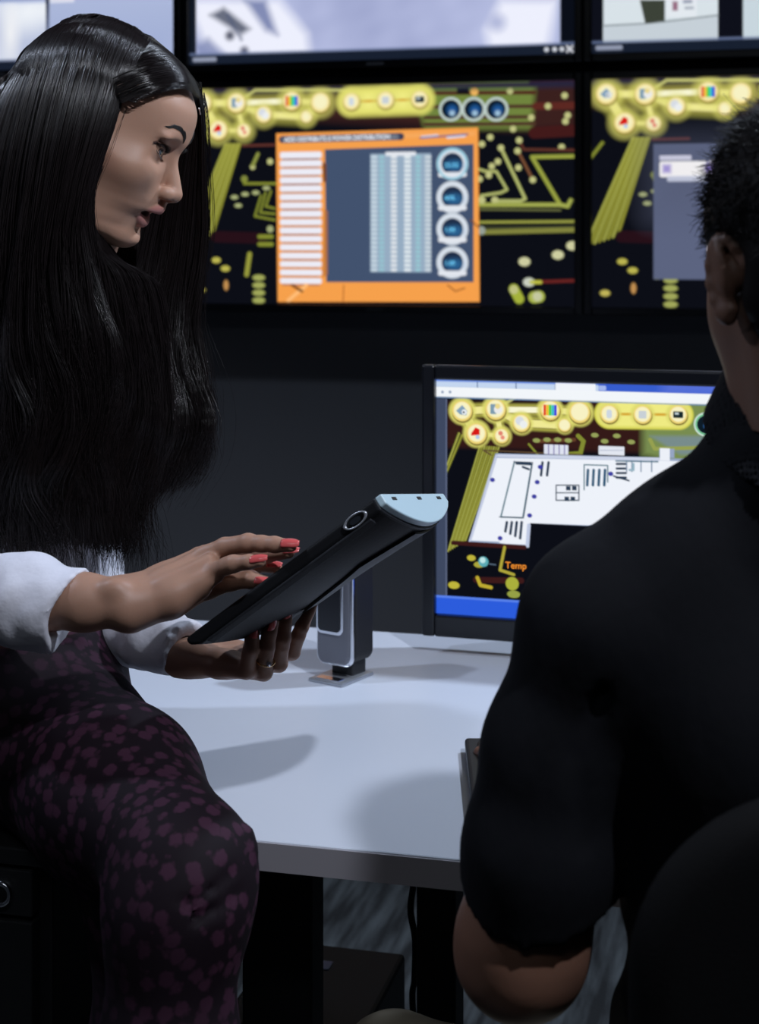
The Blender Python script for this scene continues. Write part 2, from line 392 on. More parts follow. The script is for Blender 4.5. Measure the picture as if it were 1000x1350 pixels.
DARK = (12, 14, 22); OL = (130, 138, 50); YL = (225, 222, 105); CRM = (240, 235, 160); BRN = (70, 28, 26)
def stripes(c, A, B, n, wA, wB):
    "bundle of parallel traces between segments A (top) and B (bottom)"
    (a0, a1), (b0, b1) = A, B
    c.poly([a0, a1, b1, b0], (84, 88, 34), 1)
    for i in range(n):
        t = (i+.5)/n; p = (a0[0]+(a1[0]-a0[0])*t, a0[1]+(a1[1]-a0[1])*t); q = (b0[0]+(b1[0]-b0[0])*t, b0[1]+(b1[1]-b0[1])*t)
        c.line([p, q], wA, (150, 150, 56) if i % 2 else (168, 170, 78))
def bubble(c, p, r, k=1.0, fill=(238, 226, 120), sh=1):
    x, y = p; c.disc(x, y, r*1.30, (222, 218, 112), .9, soft=8*k); c.disc(x+r*.04, y+r*.12, r*1.02, (112, 92, 40), .9, soft=2*k); c.disc(x, y, r*.97, (240, 214, 120), 1); c.disc(x, y-r*.05, r*.80, (248, 242, 196), 1, soft=3*k)
def menu(c, B, k, scale):
    """the yellow menu of round buttons; B: dict name -> canvas point; scale = mm radius of a big button"""
    R = scale; g = (240, 234, 148)
    def band(pts, w): c.line(pts, w*1.5, (190, 188, 84), .8, soft=8*k); c.line(pts, w, (110, 92, 44), .8, soft=2*k); c.line(pts, w*.8, g, 1, soft=2*k)
    band([B['b1'], B['b2'], B['small1'], B['small2'], B['b4']], R*.85); band([B['b1'], B['red']], R*1.0)
    band([B['b2'], B['rain'], B['b4']], R*.7); band([B['b2'], B['pink']], R*.6); band([B['red'], B['pink']], R*.5)
    c.line([B['b2'], (B['b2'][0]+R*2, B['b2'][1]-R*1.25), (B['b4'][0], B['b4'][1]-R*1.25), (B['b5'][0], B['b5'][1]-R*1.1)], R*.28, (200, 200, 120), .9)
    c.line([(B['b2'][0]+R*1.2, B['b2'][1]), (B['rain'][0]-R*.9, B['rain'][1])], R*.5, (250, 248, 215), 1)
    c.line([B['b5'], B['b7']], R*2.75, (214, 212, 84), 1, soft=5*k); c.line([B['b5'], B['b7']], R*2.3, (240, 236, 132), .95, soft=9*k)
    c.line([B['b5'], B['b7']], R*.25, (215, 170, 60), 1)
    for n, r in (('b1', 1), ('b2', 1), ('small1', .85), ('small2', .62), ('rain', .95), ('b4', 1), ('red', 1.0), ('pink', .72), ('b5', .85), ('b6', .85), ('b7', .85)):
        bubble(c, B[n], R*r, k)
    x, y = B['b1']; c.poly([(x-R*.6, y), (x, y-R*.55), (x+R*.5, y), (x+R*.4, y+R*.4), (x-R*.2, y+R*.35)], (130, 160, 185)); c.disc(x+R*.2, y+R*.1, R*.25, (235, 240, 245)); c.disc(x+.15*R, y+.12*R, R*.1, (20, 40, 40))
    x, y = B['b2']; c.rect(x-R*.5, y-R*.5, x+R*.1, y+R*.45, (125, 155, 175), 1, R*.1); c.disc(x+R*.25, y, R*.4, (235, 235, 235)); c.disc(x+R*.2, y-R*.3, R*.25, (235, 215, 140))
    x, y = B['small1']; c.disc(x-R*.15, y-R*.2, R*.4, (215, 220, 228)); c.disc(x+R*.2, y+R*.12, R*.35, (235, 238, 240))
    x, y = B['rain']; s = R*.62
    for i, q in enumerate([(225, 60, 30), (240, 190, 40), (60, 205, 60), (40, 190, 200), (40, 50, 220)]): c.rect(x-s+i*s*.4, y-s*.8, x-s+(i+1)*s*.4, y+s*.8, q)
    x, y = B['red']; c.poly([(x-R*.1, y-R*.6), (x+R*.3, y-R*.4), (x+R*.3, y+R*.1), (x-R*.55, y+R*.2), (x-R*.5, y-.05*R)], (215, 25, 20)); c.disc(x+R*.1, y+R*.32, R*.2, (180, 200, 235))
    x, y = B['pink']; c.disc(x-R*.1, y-R*.25, R*.22, (225, 130, 110)); c.disc(x+R*.1, y+R*.15, R*.2, (235, 140, 120))
    x, y = B['b5']; c.rect(x-R*.25, y-R*.4, x+R*.25, y+R*.4, (205, 215, 225), 1, R*.2)
    x, y = B['b6']; c.rect(x-R*.35, y-R*.35, x+R*.35, y+R*.35, (200, 208, 214), 1, R*.1)
    x, y = B['b7']; c.rect(x-R*.45, y-R*.3, x+R*.45, y+R*.3, (20, 40, 44), 1, R*.1); c.rect(x-R*.3, y-R*.2, x+R*.05, y, (190, 205, 210), 1)
def lower_bg(c, P, right=False):
    "the circuit-board wallpaper; P maps the centre screen's pixels"
    L = lambda pts, w, col=OL, al=1: c.line([P(*p) for p in pts], w, col, al)
    D = lambda px, py, r=8, col=(190, 192, 130), ry=None: c.disc(*P(px, py), r*.8 if ry is None else r, col, 1, ry)
    c.poly([P(250, 104), P(760, 100), P(760, 168), P(690, 172), P(560, 166), P(250, 150)], (58, 32, 30), 1, soft=14)
    c.poly([P(540, 106), P(706, 106), P(700, 170), P(560, 170)], (112, 132, 62), 1, soft=8)
    for y in (112, 122, 140, 154, 163): L([(560, y+1), (704, y)], 8, (78, 52, 40) if y != 122 else (80, 36, 30))
    L([(700, 110), (756, 108)], 12, (60, 20, 20)); L([(706, 140), (756, 139)], 16, (92, 40, 34)); L([(704, 175), (756, 172)], 26, (66, 26, 26))
    D(625, 121, 11, (235, 180, 95)); c.rect(*P(602, 116), *P(618, 124), (20, 16, 16))
    for x, y in ((744, 126), (748, 152), (745, 160), (700, 155), (722, 140), (672, 120), (740, 194), (676, 170)): D(x, y, 9)
    stripes(c, (P(296, 190), P(318, 190)), (P(240, 325), P(282, 310)), 8, 4.5, 5)
    L([(262, 196), (230, 240)], 7, OL)
    L([(320, 192), (362, 191)], 6, (92, 48, 42))
    D(333, 220, 8); L([(340, 203), (333, 218)], 8, (140, 148, 70)); D(356, 213, 9); D(322, 236, 10, (130, 138, 66)); L([(322, 236), (322, 242), (364, 242)], 6)
    for x, y in ((309, 260), (323, 256), (337, 254), (351, 248), (314, 271)): D(x, y, 9, (165, 172, 120), 5)
    L([(344, 258), (336, 285), (362, 290)], 5); L([(350, 254), (343, 280), (362, 282)], 5); L([(357, 252), (350, 272), (362, 275)], 5)
    L([(284, 312), (345, 314)], 26, (38, 16, 24)); L([(342, 312), (358, 312)], 10, OL); L([(342, 322), (358, 322)], 10, OL); D(356, 302, 10, (160, 168, 120))
    L([(329, 335), (325, 362)], 11, (150, 152, 62)); D(285, 343, 11, (185, 178, 80), 7); D(297, 354, 11, (185, 178, 80), 7); D(298, 376, 6, (190, 140, 80), 12); D(265, 382, 11, (190, 178, 88), 7)
    for y in (366, 376, 386, 396): D(341, y, 15, (160, 166, 90), 7)
    if right: return
    g = (176, 182, 110)
    L([(660, 195), (692, 262), (686, 265), (652, 265)], 7, g); D(660, 195, 9); D(652, 264, 10)
    L([(684, 185), (690, 197), (756, 198)], 6, (92, 50, 40)); D(684, 185, 9); L([(682, 198), (702, 237)], 6, (120, 78, 52)); D(682, 199, 9); D(702, 237, 9); D(683, 221, 9)
    L([(755, 206), (701, 207), (737, 268)], 9, (150, 158, 66)); L([(628, 270), (738, 270), (748, 272), (752, 264)], 9, (160, 168, 80)); L([(628, 276), (738, 277)], 5, (96, 100, 60))
    L([(628, 222), (640, 226), (654, 226), (668, 250), (660, 254), (634, 258), (632, 264)], 6, g); D(635, 264, 10)
    for x, y in ((632, 236), (644, 231), (648, 219), (656, 213), (635, 190), (646, 181)): D(x, y, 9)
    L([(630, 293), (756, 292)], 6, (150, 154, 70)); L([(630, 300), (756, 299)], 5, (60, 64, 44)); L([(632, 306), (756, 303)], 11, (128, 130, 62)); D(634, 304, 12, (150, 160, 150))
    for x, y in ((691, 345), (735, 336), (754, 324)): D(x, y, 13, (205, 205, 160), 10)
    L([(700, 372), (756, 370)], 7, (104, 36, 34)); D(697, 372, 13, (200, 206, 190), 10); L([(700, 372), (712, 372)], 8, (190, 190, 70))
    L([(677, 381), (684, 394)], 22, (165, 178, 60)); D(677, 382, 12); L([(704, 392), (710, 391)], 26, (170, 182, 80)); D(708, 391, 13, (196, 200, 160))

SW, SH = .897, .497            # lit picture of one wall monitor
X0, Z1 = -1.339, 1.668         # top-left corner of the lower middle picture
SCR_Y = 3.49; PX_, PZ_ = .935, .554
cm = Mapper((X0, SCR_Y, Z1)); rm = Mapper((X0+PX_, SCR_Y, Z1))
# right-hand monitor: the same wallpaper seen one pitch further along
def center_buttons():
    d = dict(b1=(799, 124), b2=(850, 124), red=(823, 162), pink=(861, 163), small1=(891, 140), rain=(933, 121), small2=(955, 143), b4=(976, 123))
    B = {k: rm(*v) for k, v in d.items()}
    B.update(b5=cm(463, 134), b6=cm(508, 132), b7=cm(553, 131)); return B
BTN = center_buttons()
def wallpaper(right=False):
    c = Canvas(SW*1000, SH*1000, .5, DARK); lower_bg(c, cm, right)
    c.rect(0, 0, SW*1000, 14, (30, 40, 66), .9, soft=8)
    menu(c, BTN, 1.6, 23)
    for px in (594, 624, 654):
        x, y = cm(px, 144); c.disc(x, y, 27, (190, 205, 200)); c.disc(x, y, 21, (12, 26, 40)); c.disc(x+3, y+2, 11, (40, 110, 190), .6, soft=6); c.disc(x+3, y+9, 6, (180, 215, 235), .8, soft=3)
    return c
def centre_picture():
    c = wallpaper(); P = cm; OR = (246, 160, 76)
    c.poly([P(364, 176), P(630, 168), P(632, 398), P(366, 398)], OR)
    c.poly([P(368, 181), P(626, 173), P(626, 179), P(369, 188)], (246, 168, 92), 1)
    c.line([P(372, 184), P(528, 180)], 16, (52, 58, 84), 1); c.line([P(375, 184), P(522, 180.5)], 11, (150, 158, 170), .55, soft=4)
    for x0, x1 in ((556, 576), (590, 612)): c.line([P(x0, 181), P(x1, 179)], 6, (225, 225, 240))
    c.line([P(554, 182), P(616, 177)], 4, (50, 50, 140), .8)
    c.poly([P(428, 197), P(624, 190), P(624, 372), P(430, 372)], (66, 82, 110))
    for i in range(16):
        y = 204.5+i*11.05; c.rect(*P(369, y-4), *P(424, y+4), (236, 236, 246), 1, 5)
        c.rect(*P(372, y+4.4), *P(421, y+6.4), (150, 90, 70) if i % 3 else (84, 74, 110), .7, 1)
    c.poly([P(425, 214), P(430, 216), P(430, 240), P(426, 240)], (120, 70, 40)); c.poly([P(427, 276), P(432, 278), P(432, 362), P(425, 366)], (180, 110, 55), .7)
    c.line([P(380, 396), P(404, 376)], 8, (255, 190, 120)); c.line([P(453, 376), P(452, 397)], 3, (190, 110, 50))
    c.line([P(385, 376), P(398, 384)], 6, (120, 70, 35)); c.line([P(590, 376), P(600, 384), P(612, 380)], 3, (150, 84, 40)); c.line([P(620, 290), P(631, 300)], 3, (120, 70, 30))
    c.rect(*P(488, 203), *P(568, 359), (150, 172, 194), 1)
    for k in range(26):
        y = 207+k*5.95
        for x, w, q in ((493, 4, (200, 215, 225)), (503, 3.4, (150, 196, 208)), (519, 4, (228, 232, 236)), (537, 4.5, (228, 236, 240)), (551, 3.2, (150, 200, 210)), (564, 4, (205, 215, 222))):
            c.rect(*P(x-w, y-2), *P(x+w, y+2), q, .95, 2)
    c.rect(*P(508, 200.5), *P(548, 205), (230, 233, 240), 1, 2)
    for y in (216, 260, 302, 346):
        x, yy = P(596, y); c.disc(x, yy, 37, (60, 84, 112)); c.ring(x, yy, 30, 12, (214, 222, 232)); c.disc(x, yy, 24, (30, 46, 72))
        c.line([(x-27, yy+24), (x+27, yy+24)], 11, (226, 230, 238)); c.disc(x+4, yy+4, 20, (58, 140, 205), .40, 12, soft=6)
    c.ring(*P(596, 216), 33, 4, (90, 190, 215), .8)
    return c
def right_picture():
    c = wallpaper(True); P = rm
    c.rect(*P(861, 190), *P(1010, 369), (92, 100, 128)); c.rect(*P(861, 190), *P(1010, 280), (82, 88, 112), .5, soft=60)
    c.rect(*P(869, 205), *P(911, 211), (205, 205, 225), .9, 2); c.rect(*P(869, 213), *P(931, 233), (240, 238, 240), 1, 5)
    c.rect(*P(873, 217), *P(884, 228), (130, 110, 200), .8, soft=4); c.rect(*P(879, 232), *P(930, 239), (200, 205, 225), .85, 3)
    c.rect(*P(933, 212), *P(1000, 233), (236, 232, 244), 1, 5); c.rect(*P(932, 312), *P(960, 333), (226, 224, 240), 1, 5)
    c.line([P(935, 222), P(944, 222)], 20, (120, 90, 210), .8, soft=6)
    return c
def taskbar(c):
    H = SH*1000; c.rect(0, H-24, SW*1000, H+5, (24, 32, 48), 1, soft=3); c.rect(0, H-27, SW*1000, H-22, (110, 126, 165), .7)
    c.rect(8, H-17, 66, H-7, (150, 158, 180), .9, 3)
    for x in (SW*1000-62, SW*1000-44, SW*1000-28): c.disc(x, H-12, 5, (210, 214, 224))
    x = SW*1000-11; c.line([(x-6, H-18), (x+6, H-6)], 4, (220, 222, 230)); c.line([(x+6, H-18), (x-6, H-6)], 4, (220, 222, 230))
def top_mid():
    c = Canvas(SW*1000, SH*1000, .4, (130, 145, 200)); n1 = c.noise(3, 12, 0, 1); n2 = c.noise(5, 26, 0, 1)
    v = np.clip(.30+.36*n1+.34*n2, 0, 1)[..., None]; c.a = lin((96, 108, 160))*(1-v)+lin((205, 212, 246))*v
    P = Mapper((X0, SCR_Y, Z1+PZ_))
    W_ = (240, 242, 255)
    c.poly([P(256, 0), P(368, 0), P(385, 20), P(405, 45), P(409, 74), P(300, 75), P(268, 55), P(256, 25)], W_, .95, soft=12)
    c.poly([P(276, 20), P(295, 10), P(330, 38), P(318, 46)], (70, 78, 100), .9, soft=6); c.poly([P(322, 0), P(350, 0), P(366, 46), P(350, 40)], (110, 122, 170), .9, soft=8)
    c.disc(*P(303, 47), 11, (50, 56, 80), .9, soft=5); c.disc(*P(322, 67), 10, (60, 66, 96), .9, soft=5); c.line([P(300, 20), P(318, 52)], 6, (80, 90, 120), .8, soft=4)
    c.poly([P(640, 40), P(660, 0), P(735, 0), P(722, 60), P(700, 70), P(645, 66)], W_, .95, soft=12); c.disc(*P(655, 30), 18, (150, 160, 205), .7, soft=10)
    c.poly([P(256, 60), P(262, 76), P(300, 77), P(275, 50)], (128, 138, 180), .8, soft=8); c.rect(*P(735, 0), *P(752, 72), (170, 180, 215), .8, soft=6)
    c.rect(-5, 0, 16, 600, (18, 24, 36), 1); c.rect(SW*1000-32, 0, SW*1000+5, 600, (10, 14, 24), 1)
    taskbar(c); return c
def top_right():
    c = Canvas(SW*1000, SH*1000, .4, (14, 16, 26)); P = Mapper((X0+PX_, SCR_Y, Z1+PZ_))
    c.rect(*P(795, -150), *P(946, 57), (216, 226, 232)); c.poly([P(795, 33), P(850, 30), P(946, 20), P(946, 57), P(795, 60)], (198, 208, 216), 1)
    c.line([P(796, 34), P(850, 31), P(880, 28), P(946, 20)], 3, (120, 130, 135))
    c.poly([P(843, 0), P(876, 0), P(876, 28), P(850, 31)], (60, 66, 56)); c.rect(*P(878, -10), *P(918, 22), (228, 234, 240), .9)
    c.rect(*P(886, 2), *P(893, 14), (140, 80, 110), .9); c.rect(*P(900, 0), *P(912, 4), (110, 120, 150), .8); c.rect(*P(902, 9), *P(914, 12), (120, 130, 150), .7)
    c.rect(*P(979, -100), *P(1110, 53), (200, 214, 222)); taskbar(c); return c
def top_left():
    c = Canvas(SW*1000, SH*1000, .4, (30, 36, 56)); P = Mapper((X0-PX_, SCR_Y, Z1+PZ_))
    n1 = c.noise(9, 14, 0, 1)[..., None]; 
    c.rect(*P(-200, 5), *P(60, 110), (205, 214, 236)); keep = c.a.copy()
    m = ((c.x < P(60, 50)[0]) & (c.y > P(20, 6)[1]))[..., None]; c.a = np.where(m, lin((120, 140, 195))*(1-n1)+lin((244, 248, 252))*n1, keep)
    c.disc(*P(14, 45), 16, (250, 250, 250), .8, 50, soft=14)
    c.rect(*P(65, -40), *P(228, 120), (172, 184, 218)); c.rect(*P(65, 40), *P(228, 120), (156, 170, 210), .8, soft=60); c.rect(*P(-200, -60), *P(60, 1), (150, 164, 205)); c.rect(*P(66, -2), *P(98, 3), (228, 230, 240), .8, 2)
    taskbar(c); return c

def wall_monitor(ix, iz, canvas, label):
    x0 = X0+ix*PX_; zt = Z1+iz*PZ_; cx = x0+SW/2; g = .019
    root = empty('wall_monitor', (cx, SCR_Y+.06, zt-SH-.018), label, 'monitor', 'monitors of the video wall')
    L = lambda x, z: (x-cx, z-(zt-SH-.018))
    a, b, c_, d = x0-.0182, x0+SW+.0182, zt-SH-.018, zt+.018; y0, y1 = SCR_Y-.012-(SCR_Y+.06), SCR_Y+.004-(SCR_Y+.06)
    X = lambda v: v-cx; Z = lambda v: v-c_
    boxes('bezel', [(X(a), X(x0), y0, y1, 0, Z(d)), (X(x0+SW), X(b), y0, y1, 0, Z(d)), (X(x0), X(x0+SW), y0, y1, 0, Z(zt-SH)), (X(x0), X(x0+SW), y0, y1, Z(zt), Z(d))], M_BEZEL, root, bev=.003)
    boxes('housing', [(X(a)+.002, X(b)-.002, y1, .035, .002, Z(d)-.002)], M_BLACK, root, bev=.006)
    boxes('wall_mount', [(-.2, .2, .035, WALL_Y-(SCR_Y+.06), .1, .4)], M_BLACKM, root)
    canvas.grid('screen', root, Matrix.Translation((X(x0), -.0605, Z(zt))))
    boxes('logo', [(-.02, .02, y0-.0008, y0+.001, .005, .011)], M_SILVER if iz else M_GREY, root)
    return root
mon_c = wall_monitor(0, 0, centre_picture(), 'wall monitor showing an orange-framed data table and four round gauges')
wall_monitor(1, 0, right_picture(), 'wall monitor at right edge showing a plain grey-blue window over circuit wallpaper')
wall_monitor(-1, 0, wallpaper(True), 'wall monitor hidden behind the long-haired woman, circuit wallpaper')
wall_monitor(0, 1, top_mid(), 'upper wall monitor with a blurred blue-white camera image, middle of top row')
wall_monitor(1, 1, top_right(), 'upper right wall monitor showing pale camera view with dark doorway')
wall_monitor(-1, 1, top_left(), 'upper left wall monitor with pale blue camera tiles behind her head')

def text(name, body, size, M, material, parent, bold=.0, sx=1.0):
    cu = bpy.data.curves.new(name, 'FONT'); cu.body = body; cu.size = size; cu.align_y = 'CENTER'; cu.offset = bold; cu.extrude = .0002
    o = bpy.data.objects.new(name, cu); COL.objects.link(o); cu.materials.append(material)
    bpy.context.view_layer.update(); me = bpy.data.meshes.new_from_object(o.evaluated_get(bpy.context.evaluated_depsgraph_get())); bpy.data.objects.remove(o)
    me.transform(M @ Matrix.Diagonal((sx, 1, 1, 1))); o = bpy.data.objects.new(name, me); COL.objects.link(o); me.materials.clear(); me.materials.append(material); o.parent = parent; return o
UP = Matrix.Rotation(math.pi/2, 4, 'X')
M_TXTW = emis('white_screen_text', (.86, .88, .95), 1.0); M_TXTO = emis('orange_screen_text', (.9, .28, .03), 1.0); M_TXTB = emis('cyan_screen_text', (.15, .55, .85), 1.0)
def on_screen(px, py, rot=0.0):
    x, z = cm(px, py); return Matrix.Translation((x/1000-SW/2, -.062, SH+.018-z/1000)) @ Matrix.Rotation(rot, 4, 'Y') @ UP
text('title_text', 'ADD DISTRIBUTE E POWER DISTRIBUTION', .0155, on_screen(375, 184.5, -.012), M_TXTW, mon_c, .0002, .84)
for y, s in ((218, '22.02'), (261, '60%'), (303, '1.00'), (347, '1.00')): text('gauge_value', s, .014, on_screen(586, y), M_TXTW if False else M_TXTB, mon_c, .0003)

# ------------------------------------------------------------------ desk and what stands on it
DZ = .75; DX0, DX1, DY0, DY1 = -.98, 1.25, 1.434, 2.243
desk = empty('desk', ((DX0+DX1)/2, (DY0+DY1)/2, 0), 'long white desk with shade painted on its front edge, under the tablet and monitor', 'desk')
dx, dy = desk.location.x, desk.location.y
def slab(name, outline, z0, z1, m, parent, bev):
    n = len(outline); V = [(x-dx, y-dy, z0) for x, y in outline]+[(x-dx, y-dy, z1) for x, y in outline]
    Fs = [tuple(range(n-1, -1, -1)), tuple(range(n, 2*n))]+[(i, (i+1) % n, (i+1) % n+n, i+n) for i in range(n)]
    return bevel_mod(mesh_obj(name, V, Fs, m, parent, smooth=False), bev, 2)
NX = -.655       # the desk is cut away on the left where the cabinet stands
slab('desktop', [(NX, DY0+.002), (DX1, DY0+.002), (DX1, DY1), (DX0, DY1), (DX0, 1.685), (NX, 1.685)], DZ-.028, DZ, M_DESK, desk, .002)
boxes('shaded_edge_band', [(NX-dx, DX1-dx, DY0-dy, DY0-dy+.002, DZ-.028, DZ-.0015)], M_EDGE_SHADE, desk)
def onz(px, py, z):
    r = W3(((px-500)/FPX, 1, -(py-HYP)/FPX)); t = (z-CZ)/r.z; return r.x*t, r.y*t
for (a, b, yy) in ((318, 410, 1.62), (548, 600, 1.72)):
    def xx(px, y):
        r = W3(((px-500)/FPX, 1, 0)); return r.x/r.y*y
    boxes('leg', [(xx(a, yy)-dx, xx(b, yy)-dx, yy-dy, yy-dy+.05, 0, DZ-.028)], M_BLACKM, desk, bev=.004)
boxes('leg', [(1.1-dx, 1.15-dx, -.2, -.15, 0, DZ-.028)], M_BLACKM, desk, bev=.004)
boxes('leg', [(DX0+.02-dx, DX0+.07-dx, .25, .30, 0, DZ-.028)], M_BLACKM, desk, bev=.004)
boxes('frame_rail', [(DX0+.05-dx, DX1-.1-dx, .2, .24, DZ-.07, DZ-.028)], M_BLACKM, desk)

# desk monitor
MY = math.radians(-2.3)      # turned slightly towards the man
mc = pw(578, 500, 2.19); dm = Mapper((mc.x, mc.y, mc.z), MY); MW, MH = .520, .322
mroot = empty('computer_monitor', (mc.x+.26*math.cos(MY)-0, mc.y+.26*math.sin(MY)+.09, DZ), 'black desktop monitor on the desk showing a white 3D floor plan', 'monitor', rotz=MY)
def mloc(x, y, z): return (x-.26, y-.09, z+mc.z-DZ)   # from top-left of the picture
def mbox(name, lst, m, bev=0): return boxes(name, [(x0-.26, x1-.26, y0-.09, y1-.09, z0+mc.z-DZ, z1+mc.z-DZ) for x0, x1, y0, y1, z0, z1 in lst], m, mroot, bev=bev)
BZ = .020
mbox('bezel', [(-BZ+.002, 0, -.010, .004, -MH-.030, BZ), (MW, MW+BZ, -.010, .004, -MH-.030, BZ), (0, MW, -.010, .004, -MH-.030, -MH), (0, MW, -.010, .004, 0, BZ)], M_BEZEL, .003)
mbox('housing', [(-BZ+.004, MW+BZ-.002, .004, .035, -MH-.028, BZ-.002)], M_BLACK, .01)
mbox('stand_column', [(.22, .30, .036, .062, -(mc.z-DZ)+.01, -.12)], M_BLACKM, .004)
mbox('stand_foot', [(.13, .39, -.06, .14, -(mc.z-DZ), -(mc.z-DZ)+.012)], M_BLACKM, .005)
def desk_picture():
    c = Canvas(MW*1000, MH*1000, 1.1, DARK); P = dm; W = MW*1000
    L = lambda pts, w, col=OL, al=1: c.line([P(*p) for p in pts], w, col, al)
    D = lambda px, py, r=5, col=(205, 200, 80), ry=None: c.disc(*P(px, py), r, col, 1, ry)
    c.poly([P(592, 530), P(960, 530), P(960, 600), P(592, 590)], (52, 26, 24), 1, soft=8)
    c.poly([P(850, 530), P(1080, 530), P(1080, 660), P(850, 600)], (120, 140, 80), 1, soft=14); c.poly([P(860, 575), P(930, 575), P(960, 600), P(900, 600)], (120, 140, 150), .8, soft=6)
    stripes(c, (P(634, 588), P(662, 590)), (P(592, 728), P(618, 712)), 9, 1.8, 2); stripes(c, (P(606, 570), P(614, 575)), (P(592, 610), P(592, 625)), 2, 2, 2)
    L([(700, 586), (712, 600)], 3); L([(765, 575), (772, 582), (768, 598), (740, 600)], 6); L([(860, 580), (866, 592), (950, 590)], 5, (150, 160, 80)); L([(712, 582), (760, 580)], 5, (96, 60, 40))
    for x, y in ((710, 581), (724, 580), (738, 580), (752, 581), (787, 574), (800, 582), (816, 575), (835, 583)): D(x, y, 5, (150, 160, 90), 3)
    L([(650, 600), (640, 594), (770, 600)], 2, (90, 70, 50))
    c.rect(*P(720, 586), *P(752, 600), (222, 226, 240), 1, 1)
    for x in (726, 733, 740, 747): L([(x, 587), (x, 599)], 1.4, (120, 110, 170))
    c.rect(*P(792, 588), *P(826, 601), (226, 230, 240), 1, 1); L([(794, 594), (824, 594)], 1, (170, 178, 200))
    # floor plan
    c.poly([P(620, 716), P(656, 598), P(892, 604), P(892, 592), P(872, 592), P(872, 604), P(1040, 610), P(1030, 706), P(700, 690), P(698, 720)], (150, 165, 195), 1)
    c.poly([P(624, 713), P(658, 604), P(886, 608), P(1036, 614), P(1026, 702), P(702, 690), P(694, 716)], (238, 242, 250), 1)
    c.poly([P(660, 716), P(700, 692), P(700, 722)], (238, 242, 250), 1); L([(660, 601), (884, 606)], 4, (205, 212, 232)); L([(622, 714), (657, 601)], 3, (196, 204, 228)); L([(624, 718), (698, 720)], 4, (200, 208, 230)); L([(700, 693), (698, 720)], 5, (190, 200, 225))
    c.rect(*P(873, 591), *P(886, 608), (236, 240, 248), 1); tl = (70, 110, 125); nv = (40, 58, 80)
    L([(681, 609), (663, 682), (692, 683), (704, 612)], 2.0, tl); L([(661, 682), (693, 683), (705, 610), (680, 609)], 1.2, nv); L([(684, 611), (702, 612)], 4, nv); L([(692, 616), (700, 619)], 3, nv)
    for x in (717, 725): L([(x+1, 610), (x-1, 627)], 3.4, nv)
    for x, y in ((652, 633), (715, 616), (711, 636), (707, 655), (701, 680), (662, 710), (808, 625)): D(x, y, 3.4, (60, 62, 160), 3)
    for i in range(4): L([(671+i*6.5, 689), (669+i*6.5, 701+i*3)], 3.6, nv)
    L([(736, 660), (736, 640), (766, 640), (766, 660), (736, 660)], 1.6, nv); L([(736, 650), (766, 650)], 1.4, nv)
    for x, y in ((752, 644), (760, 644), (750, 658), (758, 658)): c.rect(*P(x-3, y-3), *P(x+3, y+3), nv)
    L([(773, 646), (773, 613), (804, 614), (804, 636)], 1.6, tl)
    for i in range(4): L([(778+i*7.5, 620), (777+i*7.5, 640)], 3.6, (50, 90, 120))
    for y in (612, 618, 624, 630): L([(816, y), (828, y)], 3, nv)
    for x in (829, 836, 848, 862): L([(x, 608), (x, 622)], 1.6, (120, 140, 165))
    L([(815, 608), (870, 609)], 2, (90, 120, 140)); L([(812, 628), (832, 634)], 2.2, nv); L([(838, 612), (838, 620), (833, 620)], 3, (150, 180, 195))
    # bottom strip
    L([(600, 716), (694, 722)], 6, (60, 26, 26)); L([(668, 722), (662, 752), (680, 758)], 4, (175, 165, 60)); L([(630, 765), (690, 766)], 8, (60, 26, 26)); L([(632, 762), (636, 772), (650, 775)], 5, (190, 170, 50))
    D(624, 736, 6, (190, 180, 60), 4); D(634, 745, 7, (170, 165, 60), 4); D(601, 772, 8, (190, 180, 60), 5); D(678, 770, 9, (170, 175, 60), 9); D(680, 784, 9, (150, 160, 70), 5)
    D(640, 741, 7, (90, 170, 180)); D(639, 739, 4, (190, 230, 230)); L([(648, 744), (656, 745)], 1.5, (90, 110, 130))
    dk = dict(b1=(612, 542), b2=(656, 540), red=(631, 572), pink=(664, 575), small1=(690, 558), rain=(728, 541), small2=(747, 561), b4=(767, 544), b5=(806, 546), b6=(850, 547), b7=(897, 547))
    menu(c, {k: P(*v) for k, v in dk.items()}, .6, 14.5)
    for px in (934, 968, 1002):
        x, y = P(px, 560); c.disc(x, y, 16, (205, 225, 215)); c.disc(x, y, 12, (14, 28, 40)); c.ring(x, y, 13, 2, (60, 190, 120), .8); c.disc(x+3, y+2, 6, (60, 130, 210), .9, soft=3)
    # browser chrome
    x0 = P(592, 600)[0]; c.rect(-5, P(592, 526)[1], x0, 400, (62, 72, 96), 1); c.rect(x0-2, P(592, 526)[1], x0, 400, (110, 120, 150), .6)
    t0, t1, t2 = 0, P(580, 510)[1], P(580, 523)[1]
    c.rect(-5, -5, W+5, t1, (196, 214, 240)); c.rect(-5, -5, W+5, 2.5, (60, 110, 215), 1, soft=3); c.rect(P(792, 510)[0], -5, W+5, t1, (54, 92, 205)); c.rect(P(880, 510)[0], -5, W+5, t1, (110, 130, 225), .6, soft=30)
    for x in (632, 683, 735): c.rect(P(x, 510)[0]-.8, 2, P(x, 510)[0]+.8, t1, (110, 130, 170))
    c.rect(P(735, 510)[0], 1, P(788, 510)[0], t1+1, (240, 244, 250), 1, 1); c.rect(P(792, 510)[0], 3, P(802, 510)[0], t1-1, (170, 190, 240), .9, 2)
    c.rect(-5, t1, W+5, t2, (242, 246, 250)); c.rect(-5, t2, W+5, t2+2, (120, 150, 190), .7)
    c.rect(-5, P(578, 785)[1], W+5, 400, (44, 92, 220)); c.rect(-5, P(578, 785)[1], W+5, P(578, 785)[1]+3, (90, 130, 235))
    for x in (586, 596): c.disc(*P(x, 517), 2, (150, 165, 190))
    return c
